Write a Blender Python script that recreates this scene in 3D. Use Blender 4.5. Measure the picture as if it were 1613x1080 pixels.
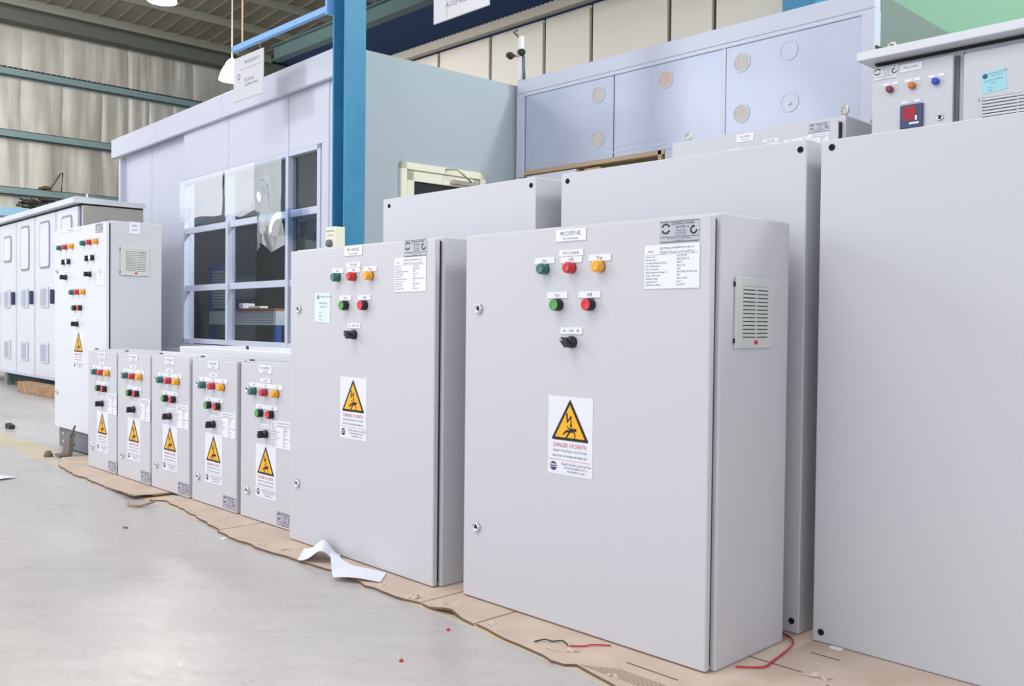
import bpy, bmesh, math, random
from mathutils import Vector, Matrix
random.seed(7)
PI = math.pi
S = bpy.context.scene
COL = S.collection
for o in list(bpy.data.objects):
    bpy.data.objects.remove(o)

# ------------------------------------------------------------------ camera, world, lights, exposure
cam_d = bpy.data.cameras.new('camera')
cam = bpy.data.objects.new('camera', cam_d)
COL.objects.link(cam)
YAW, PITCH, ROLL, CAMH, FPX = 0.80361, 0.02097, 0.01076, 0.75794, 1454.9
fwd = Vector((-math.sin(YAW) * math.cos(PITCH), math.cos(YAW) * math.cos(PITCH), -math.sin(PITCH)))
rt = Vector((math.cos(YAW), math.sin(YAW), 0))
up = rt.cross(fwd)
r2 = math.cos(ROLL) * rt + math.sin(ROLL) * up
u2 = -math.sin(ROLL) * rt + math.cos(ROLL) * up
cam.matrix_world = Matrix(((r2.x, u2.x, -fwd.x, 0), (r2.y, u2.y, -fwd.y, 0), (r2.z, u2.z, -fwd.z, CAMH), (0, 0, 0, 1)))
cam_d.sensor_fit = 'HORIZONTAL'
cam_d.sensor_width = 36.0
cam_d.lens = FPX / 1613 * 36.0
cam_d.clip_start = 0.02
cam_d.clip_end = 200
S.camera = cam

w = bpy.data.worlds.new('daylight')
S.world = w
w.use_nodes = True
bg = w.node_tree.nodes['Background']
bg.inputs[0].default_value = (0.90, 0.94, 1.0, 1)
bg.inputs[1].default_value = 1.0

def area(name, loc, target, size, power, color=(1, 1, 1), sy=None):
    d = bpy.data.lights.new(name, 'AREA')
    d.energy = power
    d.color = color
    d.size = size
    if sy:
        d.shape = 'RECTANGLE'
        d.size_y = sy
    o = bpy.data.objects.new(name, d)
    COL.objects.link(o)
    o.location = loc
    o.rotation_euler = (Vector(target) - Vector(loc)).to_track_quat('-Z', 'Y').to_euler()
    return o
# daylight through the open hangar door on the left, beyond the frame
area('door_daylight', (-10.5, -5.0, 3.2), (-6.0, 2.5, 1.0), 4.0, 130, (0.95, 0.97, 1.0), 4.0)
area('high_window', (-10.0, -3.0, 5.3), (-5.5, 4.5, 1.6), 0.9, 130, (0.96, 0.98, 1.0))
# roof lights of the hall (translucent roof strips, outside the frame)
area('rooflight_front', (-3.2, -1.6, 6.9), (-2.6, 2.0, 0.6), 4.5, 260, (1.0, 0.97, 0.96))
area('rooflight_right', (4.5, 6.5, 6.8), (-3.5, 3.5, 1.0), 2.0, 330, (0.98, 1.0, 0.98))
area('rooflight_rear', (-1.2, 7.6, 7.1), (-6.0, 4.8, 2.0), 0.7, 180, (0.98, 1.0, 0.99))
area('foil_wall_fill', (-14.0, 1.0, 5.6), (-18.0, 4.0, 3.2), 2.5, 250, (1.0, 0.97, 0.93))  # unseen fill light added to brighten the foil wall

vs = S.view_settings
S.display_settings.display_device = 'sRGB'
vs.view_transform = 'Standard'
vs.look = 'None'
vs.gamma = 1.0
vs.use_curve_mapping = False
vs.exposure = 0.09

# ------------------------------------------------------------------ materials
def srgb(c):
    return tuple(((v / 255) / 12.92 if v / 255 <= 0.04045 else ((v / 255 + 0.055) / 1.055) ** 2.4) for v in c) + (1,)
MATS = {}
def mat(name, rgb, rough=0.5, metal=0.0, spec=0.5, bump=None, var=None, emit=None, coat=0.0):
    """rgb sRGB 0-255; bump=(scale, strength); var=(scale, rgb2, lo, hi)"""
    m = bpy.data.materials.new(name)
    m.use_nodes = True
    nt = m.node_tree
    b = nt.nodes['Principled BSDF']
    b.inputs['Base Color'].default_value = srgb(rgb)
    b.inputs['Roughness'].default_value = rough
    b.inputs['Metallic'].default_value = metal
    b.inputs['Specular IOR Level'].default_value = spec
    b.inputs['Coat Weight'].default_value = coat
    tc = nt.nodes.new('ShaderNodeTexCoord')
    if var:
        n = nt.nodes.new('ShaderNodeTexNoise')
        n.inputs['Scale'].default_value = var[0]
        n.inputs['Detail'].default_value = 6
        nt.links.new(tc.outputs['Object'], n.inputs['Vector'])
        r = nt.nodes.new('ShaderNodeValToRGB')
        r.color_ramp.elements[0].position = var[2] if len(var) > 2 else 0.35
        r.color_ramp.elements[1].position = var[3] if len(var) > 3 else 0.7
        r.color_ramp.elements[0].color = srgb(rgb)
        r.color_ramp.elements[1].color = srgb(var[1])
        nt.links.new(n.outputs['Fac'], r.inputs['Fac'])
        nt.links.new(r.outputs['Color'], b.inputs['Base Color'])
    if bump:
        n = nt.nodes.new('ShaderNodeTexNoise')
        n.inputs['Scale'].default_value = bump[0]
        n.inputs['Detail'].default_value = 3
        nt.links.new(tc.outputs['Object'], n.inputs['Vector'])
        bp = nt.nodes.new('ShaderNodeBump')
        bp.inputs['Strength'].default_value = bump[1]
        bp.inputs['Distance'].default_value = 0.002
        nt.links.new(n.outputs['Fac'], bp.inputs['Height'])
        nt.links.new(bp.outputs['Normal'], b.inputs['Normal'])
    if emit:
        b.inputs['Emission Color'].default_value = srgb(emit[0])
        b.inputs['Emission Strength'].default_value = emit[1]
    MATS[name] = m
    return m

POW = mat('powder_coat_light_grey', (204, 204, 210), 0.42, bump=(420, 0.06))
POWB = mat('powder_coat_cool_grey', (203, 204, 211), 0.45, bump=(420, 0.06))
POWW = mat('powder_coat_white', (222, 224, 230), 0.35)
SEAL = mat('black_gasket', (38, 40, 46), 0.8)
PLINTH = mat('grey_plinth_steel', (108, 112, 122), 0.5, bump=(300, 0.1))
WHITE = mat('white_engraved_plastic', (236, 237, 244), 0.35)
STICK = mat('white_vinyl_sticker', (232, 233, 242), 0.4)
PAPER = mat('white_paper', (232, 235, 246), 0.7)
INK = mat('dark_ink', (92, 97, 120), 0.7)
INKS = mat('soft_grey_ink', (120, 126, 150), 0.7)
BLACK = mat('black_print', (38, 30, 34), 0.6)
REDINK = mat('red_print', (196, 40, 48), 0.6)
YELL = mat('warning_yellow', (247, 182, 20), 0.5)
NAVY = mat('navy_print', (36, 38, 92), 0.6)
ALU = mat('brushed_aluminium_plate', (184, 186, 198), 0.45, 0.2)
CHROME = mat('chrome', (225, 226, 230), 0.12, 1.0)
ZINC = mat('zinc_steel', (200, 196, 178), 0.35, 0.7)
BLKP = mat('black_plastic', (26, 27, 32), 0.4)
LG = mat('green_lens', (26, 104, 98), 0.3, coat=0.4)
LR = mat('red_lens', (206, 26, 40), 0.3, coat=0.4)
LY = mat('amber_lens', (250, 172, 4), 0.3, coat=0.4)
LB = mat('blue_lens', (22, 70, 196), 0.3, coat=0.4)
LM = mat('dark_red_lens', (134, 28, 56), 0.3, coat=0.4)
LO = mat('orange_lens', (214, 112, 14), 0.3, coat=0.4)
CG = mat('green_cap', (88, 160, 82), 0.45)
CR = mat('red_cap', (226, 44, 58), 0.45)
VENTM = mat('vent_grey_plastic', (204, 208, 206), 0.5)
HOLE = mat('mounting_hole_dark', (6, 6, 22), 0.9)
CARD = mat('brown_cardboard', (200, 179, 163), 0.9, spec=0.15, bump=(60, 0.25), var=(9, (214, 197, 182), 0.3, 0.75))
CARDE = mat('torn_cardboard_edge', (122, 100, 82), 0.95, spec=0.1)
CREAM = mat('cream_frame', (236, 236, 214), 0.45)
BOOTH = mat('booth_white_panel', (207, 209, 223), 0.38)
BOOTHS = mat('booth_pale_blue_render', (172, 184, 193), 0.7, bump=(220, 0.08))
CONT = mat('lavender_steel_panel', (182, 190, 212), 0.36, 0.1, bump=(5, 0.06), var=(1.6, (195, 201, 219), 0.3, 0.7))
CONTT = mat('lavender_trim', (204, 208, 226), 0.35)
CONTS = mat('grey_green_side_panel', (122, 132, 132), 0.6)
ENDP = mat('grey_end_panel', (172, 172, 166), 0.55)
BLUE = mat('blue_painted_steel', (54, 130, 172), 0.42, bump=(40, 0.1), var=(7, (64, 140, 180), 0.3, 0.7))
BARB = mat('light_blue_bar', (128, 178, 232), 0.45)
TEAL = mat('teal_girder', (58, 80, 80), 0.7)
FOIL = mat('foil_insulation', (200, 197, 190), 0.46, 0.5, var=(0.8, (180, 175, 164), 0.35, 0.7))
def crease(m):
    nt = m.node_tree
    tc = nt.nodes.new('ShaderNodeTexCoord'); mp = nt.nodes.new('ShaderNodeMapping'); mp.inputs['Scale'].default_value = (1, 2.6, .4)
    n = nt.nodes.new('ShaderNodeTexNoise'); n.inputs['Scale'].default_value = 1.1; n.inputs['Detail'].default_value = 5; n.inputs['Roughness'].default_value = .5
    bp = nt.nodes.new('ShaderNodeBump'); bp.inputs['Strength'].default_value = .45; bp.inputs['Distance'].default_value = .04
    nt.links.new(tc.outputs['Object'], mp.inputs['Vector']); nt.links.new(mp.outputs['Vector'], n.inputs['Vector'])
    nt.links.new(n.outputs['Fac'], bp.inputs['Height']); nt.links.new(bp.outputs['Normal'], nt.nodes['Principled BSDF'].inputs['Normal'])
crease(FOIL)
EAVE = mat('dull_eave_strut', (92, 96, 88), 0.7)
GIRT = mat('galvanised_girt', (126, 148, 150), 0.5, 0.3)
ROOF = mat('foil_roof_underside', (150, 145, 132), 0.55, 0.2, bump=(2, 0.3), var=(1.2, (132, 127, 116), 0.35, 0.7))
PURL = mat('galvanised_purlin', (150, 150, 140), 0.5, 0.2)
NAVYR = mat('shaded_roof_underside', (76, 101, 149), 0.8)  # navy tone puts the shade under the far roof into the colour
NAVYW = mat('dark_blue_sheeting', (34, 44, 66), 0.7)
BEIGE = mat('beige_partition_panel', (230, 224, 214), 0.7, bump=(150, 0.06))
SEAM = mat('dark_joint', (70, 68, 62), 0.8)
GREEN = mat('green_painted_wall', (150, 196, 166), 0.7)
TRAY = mat('weathered_cable_tray', (178, 172, 160), 0.6)
WOOD = mat('rough_timber', (150, 116, 84), 0.85, bump=(30, 0.5), var=(16, (186, 156, 120), 0.3, 0.7))
TAN = mat('tan_wood_trim', (196, 168, 138), 0.7)
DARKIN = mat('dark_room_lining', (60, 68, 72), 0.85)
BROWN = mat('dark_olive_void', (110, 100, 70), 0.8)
RACKB = mat('rack_blue', (60, 104, 190), 0.5)
PERF = mat('perforated_white_steel', (222, 224, 226), 0.5)
RED = mat('red_cable', (196, 40, 58), 0.45)
REDB = mat('red_plastic', (214, 34, 40), 0.45)
CYANP = mat('pale_cyan_paper', (166, 218, 228), 0.75)
GRNP = mat('pale_green_paper', (222, 238, 234), 0.75)
DUST = mat('dusty_grey_plastic', (120, 112, 100), 0.9)
SCRAP = mat('kraft_paper_scrap', (170, 142, 122), 0.9)
LAMPW = mat('lamp_glow', (255, 255, 250), 0.5, emit=((255, 253, 246), 26.0))
METER = mat('slate_blue_bezel', (58, 72, 110), 0.4)
DISP = mat('red_display', (130, 22, 44), 0.3, emit=((190, 30, 50), 0.25))
SIGNM = mat('glossy_sign_board', (206, 206, 210), 0.16)
YLINE = mat('yellow_floor_paint', (216, 199, 156), 0.5, bump=(80, 0.1), var=(4, (202, 195, 182), 0.36, 0.6))
DENT = mat('scuffed_seal', (198, 190, 180), 0.6, bump=(40, 0.4), var=(45, (212, 208, 204), 0.35, 0.65))
ROPE = mat('straw_rope', (226, 196, 150), 0.8)
FOLIAGE = mat('dark_olive_cable', (52, 52, 44), 0.8)

def floor_mat():
    m = bpy.data.materials.new('polished_concrete')
    m.use_nodes = True
    nt = m.node_tree
    L = nt.links.new
    b = nt.nodes['Principled BSDF']
    tc = nt.nodes.new('ShaderNodeTexCoord')
    mp = nt.nodes.new('ShaderNodeMapping')
    mp.inputs['Scale'].default_value = (1.0, 2.2, 1.0)
    mp.inputs['Rotation'].default_value = (0, 0, 0.5)
    L(tc.outputs['Object'], mp.inputs['Vector'])
    n1 = nt.nodes.new('ShaderNodeTexNoise'); n1.inputs['Scale'].default_value = 1.1; n1.inputs['Detail'].default_value = 8; n1.inputs['Roughness'].default_value = 0.6
    n2 = nt.nodes.new('ShaderNodeTexNoise'); n2.inputs['Scale'].default_value = 14; n2.inputs['Detail'].default_value = 8; n2.inputs['Roughness'].default_value = 0.7
    n3 = nt.nodes.new('ShaderNodeTexNoise'); n3.inputs['Scale'].default_value = 300; n3.inputs['Detail'].default_value = 2
    for n in (n1, n2):
        L(mp.outputs['Vector'], n.inputs['Vector'])
    L(tc.outputs['Object'], n3.inputs['Vector'])
    r1 = nt.nodes.new('ShaderNodeValToRGB')
    r1.color_ramp.elements[0].position = 0.3; r1.color_ramp.elements[0].color = srgb((190, 185, 183))
    r1.color_ramp.elements[1].position = 0.72; r1.color_ramp.elements[1].color = srgb((204, 199, 196))
    L(n1.outputs['Fac'], r1.inputs['Fac'])
    r2_ = nt.nodes.new('ShaderNodeValToRGB')
    r2_.color_ramp.elements[0].position = 0.28; r2_.color_ramp.elements[0].color = (0.86, 0.86, 0.87, 1)
    r2_.color_ramp.elements[1].position = 0.5; r2_.color_ramp.elements[1].color = (1, 1, 1, 1)
    L(n2.outputs['Fac'], r2_.inputs['Fac'])
    mx = nt.nodes.new('ShaderNodeMixRGB'); mx.blend_type = 'MULTIPLY'; mx.inputs[0].default_value = 0.4
    L(r1.outputs['Color'], mx.inputs[1]); L(r2_.outputs['Color'], mx.inputs[2])
    # fine dark scuffs
    mpr = nt.nodes.new('ShaderNodeMapping'); mpr.inputs['Rotation'].default_value = (0, 0, -0.80)
    mp2 = nt.nodes.new('ShaderNodeMapping'); mp2.inputs['Scale'].default_value = (3.2, 13, 1)
    L(tc.outputs['Object'], mpr.inputs['Vector']); L(mpr.outputs['Vector'], mp2.inputs['Vector'])
    n4 = nt.nodes.new('ShaderNodeTexNoise'); n4.inputs['Scale'].default_value = 1.3; n4.inputs['Detail'].default_value = 9; n4.inputs['Roughness'].default_value = 0.72
    L(mp2.outputs['Vector'], n4.inputs['Vector'])
    r3 = nt.nodes.new('ShaderNodeValToRGB')
    r3.color_ramp.elements[0].position = 0.30; r3.color_ramp.elements[0].color = (0.84, 0.83, 0.82, 1)
    r3.color_ramp.elements[1].position = 0.55; r3.color_ramp.elements[1].color = (1, 1, 1, 1)
    L(n4.outputs['Fac'], r3.inputs['Fac'])
    mx2 = nt.nodes.new('ShaderNodeMixRGB'); mx2.blend_type = 'MULTIPLY'; mx2.inputs[0].default_value = 0.75
    L(mx.outputs['Color'], mx2.inputs[1]); L(r3.outputs['Color'], mx2.inputs[2])
    L(mx2.outputs['Color'], b.inputs['Base Color'])
    rr = nt.nodes.new('ShaderNodeMapRange')
    rr.inputs['From Min'].default_value = 0.3; rr.inputs['From Max'].default_value = 0.7
    rr.inputs['To Min'].default_value = 0.22; rr.inputs['To Max'].default_value = 0.42
    L(n2.outputs['Fac'], rr.inputs['Value']); L(rr.outputs['Result'], b.inputs['Roughness'])
    bp = nt.nodes.new('ShaderNodeBump'); bp.inputs['Strength'].default_value = 0.12; bp.inputs['Distance'].default_value = 0.004
    ad = nt.nodes.new('ShaderNodeMath'); ad.operation = 'ADD'
    L(n2.outputs['Fac'], ad.inputs[0]); L(n4.outputs['Fac'], ad.inputs[1])
    L(ad.outputs[0], bp.inputs['Height']); L(bp.outputs['Normal'], b.inputs['Normal'])
    return m
FLOOR = floor_mat()

def glass_mat(name, tint, gloss, rough=0.02):
    m = bpy.data.materials.new(name)
    m.use_nodes = True
    nt = m.node_tree
    nt.nodes.remove(nt.nodes['Principled BSDF'])
    out = nt.nodes['Material Output']
    t = nt.nodes.new('ShaderNodeBsdfTransparent'); t.inputs[0].default_value = tint
    g = nt.nodes.new('ShaderNodeBsdfGlossy'); g.inputs['Roughness'].default_value = rough
    mix = nt.nodes.new('ShaderNodeMixShader')
    fr = nt.nodes.new('ShaderNodeFresnel'); fr.inputs['IOR'].default_value = 1.45
    ad = nt.nodes.new('ShaderNodeMath'); ad.operation = 'ADD'; ad.inputs[1].default_value = gloss; ad.use_clamp = True
    nt.links.new(fr.outputs[0], ad.inputs[0])
    geo = nt.nodes.new('ShaderNodeNewGeometry')
    inv = nt.nodes.new('ShaderNodeMath'); inv.operation = 'SUBTRACT'; inv.inputs[0].default_value = 1.0
    nt.links.new(geo.outputs['Backfacing'], inv.inputs[1])
    mu = nt.nodes.new('ShaderNodeMath'); mu.operation = 'MULTIPLY'
    nt.links.new(ad.outputs[0], mu.inputs[0]); nt.links.new(inv.outputs[0], mu.inputs[1])
    nt.links.new(mu.outputs[0], mix.inputs[0])
    nt.links.new(t.outputs[0], mix.inputs[1]); nt.links.new(g.outputs[0], mix.inputs[2])
    nt.links.new(mix.outputs[0], out.inputs['Surface'])
    return m
GLASS = glass_mat('window_glass', (0.80, 0.84, 0.86, 1), 0.03)
def add_white_sheen(m, fac):
    nt = m.node_tree
    out = nt.nodes['Material Output']; src = out.inputs['Surface'].links[0].from_socket
    d = nt.nodes.new('ShaderNodeBsdfDiffuse'); d.inputs[0].default_value = (.92, .94, 1, 1)
    mx = nt.nodes.new('ShaderNodeMixShader'); mx.inputs[0].default_value = fac
    nt.links.new(src, mx.inputs[1]); nt.links.new(d.outputs[0], mx.inputs[2]); nt.links.new(mx.outputs[0], out.inputs['Surface'])
    return m
FILMW = add_white_sheen(glass_mat('white_sheen_plastic_film', (0.9, 0.94, 0.98, 1), 0.40, 0.05), .5)  # white diffuse share paints in the bright reflections on the film
FILM = glass_mat('loose_plastic_film', (0.70, 0.82, 0.94, 1), 0.55, 0.04)

# ------------------------------------------------------------------ helpers
class MB:
    def __init__(self):
        self.bm = bmesh.new()
    def box(self, x0, x1, y0, y1, z0, z1, bev=0.0, seg=2, M=None):
        m = Matrix.Translation(((x0 + x1) / 2, (y0 + y1) / 2, (z0 + z1) / 2)) @ Matrix.Diagonal((x1 - x0, y1 - y0, z1 - z0, 1))
        if M: m = M @ m
        tmp = bmesh.new()
        bmesh.ops.create_cube(tmp, size=1.0, matrix=m)
        if bev:
            bmesh.ops.bevel(tmp, geom=list(tmp.edges), offset=bev, segments=seg, profile=0.5, affect='EDGES')
        self.merge(tmp)
        return self
    def merge(self, tmp, M=None):
        mp = {}
        for v in tmp.verts:
            mp[v] = self.bm.verts.new(M @ v.co if M else v.co)
        for f in tmp.faces:
            try:
                nf = self.bm.faces.new([mp[v] for v in f.verts]); nf.smooth = f.smooth
            except ValueError:
                pass
        tmp.free()
    def lathe(self, prof, M=None, n=16, smooth=True):
        """prof: (radius, height) along local +Z; closed to the axis"""
        rings = []
        for r, h in prof:
            if r < 1e-6:
                v = Vector((0, 0, h)); rings.append([self.bm.verts.new(M @ v if M else v)])
            else:
                ring = []
                for k in range(n):
                    a = 2 * PI * k / n
                    v = Vector((r * math.cos(a), r * math.sin(a), h))
                    ring.append(self.bm.verts.new(M @ v if M else v))
                rings.append(ring)
        for a, b in zip(rings, rings[1:]):
            for k in range(n):
                q = [a[k % len(a)], a[(k + 1) % len(a)], b[(k + 1) % len(b)], b[k % len(b)]]
                q2 = []
                for v in q:
                    if v not in q2: q2.append(v)
                if len(q2) > 2:
                    f = self.bm.faces.new(q2); f.smooth = smooth
        return self
    def cyl(self, p0, p1, r, n=12, r1=None):
        p0, p1 = Vector(p0), Vector(p1)
        d = p1 - p0
        M = Matrix.Translation(p0) @ d.to_track_quat('Z', 'Y').to_matrix().to_4x4()
        return self.lathe([(0, 0), (r, 0), (r if r1 is None else r1, d.length), (0, d.length)], M, n, smooth=False)
    def tube(self, pts, r, n=8):
        pts = [Vector(p) for p in pts]
        rings = []
        for i, p in enumerate(pts):
            d = (pts[min(i + 1, len(pts) - 1)] - pts[max(i - 1, 0)]).normalized()
            q = d.to_track_quat('Z', 'Y').to_matrix()
            rings.append([self.bm.verts.new(p + q @ Vector((r * math.cos(2 * PI * k / n), r * math.sin(2 * PI * k / n), 0))) for k in range(n)])
        for a, b in zip(rings, rings[1:]):
            for k in range(n):
                f = self.bm.faces.new([a[k], a[(k + 1) % n], b[(k + 1) % n], b[k]]); f.smooth = True
        self.bm.faces.new(rings[0]); self.bm.faces.new(rings[-1])
        return self
    def prism(self, poly, y0, y1, M=None):
        """poly in (x,z), extruded y0..y1"""
        f = lambda v: self.bm.verts.new(M @ Vector(v) if M else Vector(v))
        a = [f((x, y0, z)) for x, z in poly]; b = [f((x, y1, z)) for x, z in poly]
        n = len(poly)
        self.bm.faces.new(a); self.bm.faces.new(b[::-1])
        for k in range(n):
            self.bm.faces.new([a[k], b[k], b[(k + 1) % n], a[(k + 1) % n]])
        return self
    def poly(self, pts, y=0.0):
        self.bm.faces.new([self.bm.verts.new((x, y, z)) for x, z in pts])
        return self
    def arc(self, cx, cz, r0, r1, a0, a1, y=0.0, n=14):
        prev = None
        for k in range(n + 1):
            a = math.radians(a0 + (a1 - a0) * k / n)
            c = [self.bm.verts.new((cx + r * math.cos(a), y, cz + r * math.sin(a))) for r in (r0, r1)]
            if prev: self.bm.faces.new([prev[0], prev[1], c[1], c[0]])
            prev = c
        return self
    def mesh(self, name, m):
        bmesh.ops.recalc_face_normals(self.bm, faces=list(self.bm.faces))
        me = bpy.data.meshes.new(name)
        self.bm.to_mesh(me); self.bm.free()
        me.materials.append(m)
        return me
    def build(self, name, m, parent=None, loc=None, rot=None):
        return link(name, self.mesh(name, m), parent, loc, rot)

def link(name, me, parent=None, loc=None, rot=None):
    o = bpy.data.objects.new(name, me)
    COL.objects.link(o)
    if parent: o.parent = parent
    if loc: o.location = loc
    if rot: o.rotation_euler = rot
    return o
def tag(o, label, cat, group=None, kind=None):
    if label: o['label'] = label
    if cat: o['category'] = cat
    if group: o['group'] = group
    if kind: o['kind'] = kind
    return o
def thing(name, label, cat, loc=(0, 0, 0), yaw=0.0, group=None):
    o = bpy.data.objects.new(name, None)
    o.empty_display_size = 0.1
    COL.objects.link(o)
    o.location = loc
    o.rotation_euler = (0, 0, yaw)
    return tag(o, label, cat, group)
def struct(o):
    o['kind'] = 'structure'
    return o

_tc = {}
def text_bm(s, size, align='CENTER', sx=1.0):
    key = (s, size, align, sx)
    if key not in _tc:
        cu = bpy.data.curves.new('lettering', 'FONT')
        cu.body = s; cu.size = size; cu.align_x = align; cu.align_y = 'CENTER'; cu.resolution_u = 1
        o = bpy.data.objects.new('lettering', cu)
        COL.objects.link(o)
        dg = bpy.context.evaluated_depsgraph_get()
        me = bpy.data.meshes.new_from_object(o.evaluated_get(dg))
        bpy.data.objects.remove(o); bpy.data.curves.remove(cu)
        _tc[key] = ([tuple(v.co) for v in me.vertices], [tuple(p.vertices) for p in me.polygons])
        bpy.data.meshes.remove(me)
    return _tc[key]
def letters(lines):
    """lines: (text, x, z, size, align, xscale) in the X-Z plane facing -Y"""
    b = MB()
    for ln in lines:
        s, x, z, size = ln[:4]
        al = ln[4] if len(ln) > 4 else 'CENTER'
        sx = ln[5] if len(ln) > 5 else 1.0
        vs_, fs = text_bm(s, size, al, sx)
        vv = [b.bm.verts.new((x + c[0] * sx, 0, z + c[1])) for c in vs_]
        for f in fs:
            try: b.bm.faces.new([vv[i] for i in f])
            except ValueError: pass
    return b
_mc = {}
def cached(key, fn):
    if key not in _mc: _mc[key] = fn()
    return _mc[key]
FR = Matrix.Rotation(PI / 2, 4, 'X')       # local +Z -> -Y (out of a door)

# --- devices mounted on a door (local frame: door front is y=0, outwards is -Y)
def lamp_meshes(m):
    def base():
        return MB().lathe([(0, 0), (0.0143, 0), (0.0143, 0.002), (0.0135, 0.004), (0, 0.004)], FR, 20).mesh('indicator_lamp', BLKP)
    def lens():
        return MB().lathe([(0.0138, 0.0018), (0.0144, 0.005), (0.0142, 0.016), (0.0135, 0.021), (0.0112, 0.0245), (0.009, 0.0240), (0, 0.0250)], FR, 20).mesh('lens', m)
    return cached('lampbase', base), cached(('lens', m.name), lens)
def lamp(parent, x, z, m, col, y=0.0):
    a, b = lamp_meshes(m)
    o = link('indicator_lamp', a, parent, (x, y, z))
    o['label'] = col + ' indicator lamp'
    link('lens', b, o)
def button(parent, x, z, m, col, y=0.0):
    def collar():
        return MB().lathe([(0, 0), (0.0150, 0), (0.0152, 0.012), (0.0146, 0.019), (0.0128, 0.020), (0.0128, 0.012), (0, 0.012)], FR, 20).mesh('push_button', BLKP)
    def cap():
        return MB().lathe([(0.0127, 0.012), (0.0127, 0.0195), (0.0140, 0.0205), (0.0136, 0.0225), (0.0108, 0.0220), (0, 0.0195)], FR, 20).mesh('button_cap', m)
    o = link('push_button', cached('collar', collar), parent, (x, y, z))
    o['label'] = col + ' push button in a black collar'
    link('button_cap', cached(('cap', m.name), cap), o)
def selector(parent, x, z, ang=0.0, y=0.0):
    def base():
        b = MB().lathe([(0, 0), (0.0150, 0), (0.0150, 0.008), (0.0140, 0.011), (0.0122, 0.012), (0.0118, 0.018), (0, 0.018)], FR, 20)
        return b.mesh('selector_switch', BLKP)
    def knob():
        b = MB()
        b.prism([(-0.0055, -0.0125), (0.0055, -0.0125), (0.0062, 0.004), (0.0035, 0.0135), (-0.0035, 0.0135), (-0.0062, 0.004)], -0.036, -0.016)
        return b.mesh('knob', BLKP)
    def mark():
        return MB().box(-0.001, 0.001, -0.0368, -0.035, 0.004, 0.0128).mesh('pointer_mark', WHITE)
    o = link('selector_switch', cached('selbase', base), parent, (x, y, z))
    k = link('knob', cached('selknob', knob), o, None, (0, ang, 0))
    k2 = link('pointer_mark', cached('selmark', mark), o, None, (0, ang, 0))
def lock(parent, x, z, y=0.0):
    def ring():
        b = MB().lathe([(0, 0), (0.0145, 0), (0.0145, 0.004), (0.0122, 0.008), (0.0098, 0.009), (0.0086, 0.0035), (0, 0.0035)], FR, 20)
        return b.mesh('door_lock', CHROME)
    def insert():
        return MB().prism([(-0.005, -0.003), (0.005, -0.003), (0.0, 0.006)], -0.0075, -0.002).mesh('lock_insert', BLKP)
    o = link('door_lock', cached('lockring', ring), parent, (x, y, z))
    link('lock_insert', cached('lockins', insert), o)
def plate(parent, x0, x1, z0, z1, lines=None, name='label_plate', m=None, ink=None, y=0.0, t=0.0025, key=None, rot=0.0):
    """flat label on the door, optionally with lettering; lines are relative to the plate centre"""
    w_, h_ = x1 - x0, z1 - z0
    m = m or WHITE
    me = cached(('plate', round(w_, 4), round(h_, 4), m.name, t), lambda: MB().box(-w_ / 2, w_ / 2, -t, 0, -h_ / 2, h_ / 2, min(0.0008, t * 0.3), 1).mesh(name, m))
    o = link(name, me, parent, ((x0 + x1) / 2, y, (z0 + z1) / 2), (0, rot, 0))
    if lines:
        lk = ('txt', key) if key else ('txt', str(lines))
        lm = cached(lk + ((ink or INK).name,), lambda: letters(lines).mesh('lettering', ink or INK))
        link('lettering', lm, o, (0, -t - 0.0004, 0))
    return o
def gear(b, cx, cz, r, y=0.0):
    for a0, a1 in ((20, 160), (200, 340)):
        b.arc(cx, cz, r * 0.72, r, a0, a1, y)
        for k in range(5):
            a = math.radians(a0 + 12 + (a1 - a0 - 24) * k / 4)
            ux, uz = math.cos(a), math.sin(a)
            p = lambda s, t_: (cx + ux * s - uz * t_, cz + uz * s + ux * t_)
            b.poly([p(r * 0.98, -r * 0.1), p(r * 1.2, -r * 0.09), p(r * 1.2, r * 0.09), p(r * 0.98, r * 0.1)], y)
    return b
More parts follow.
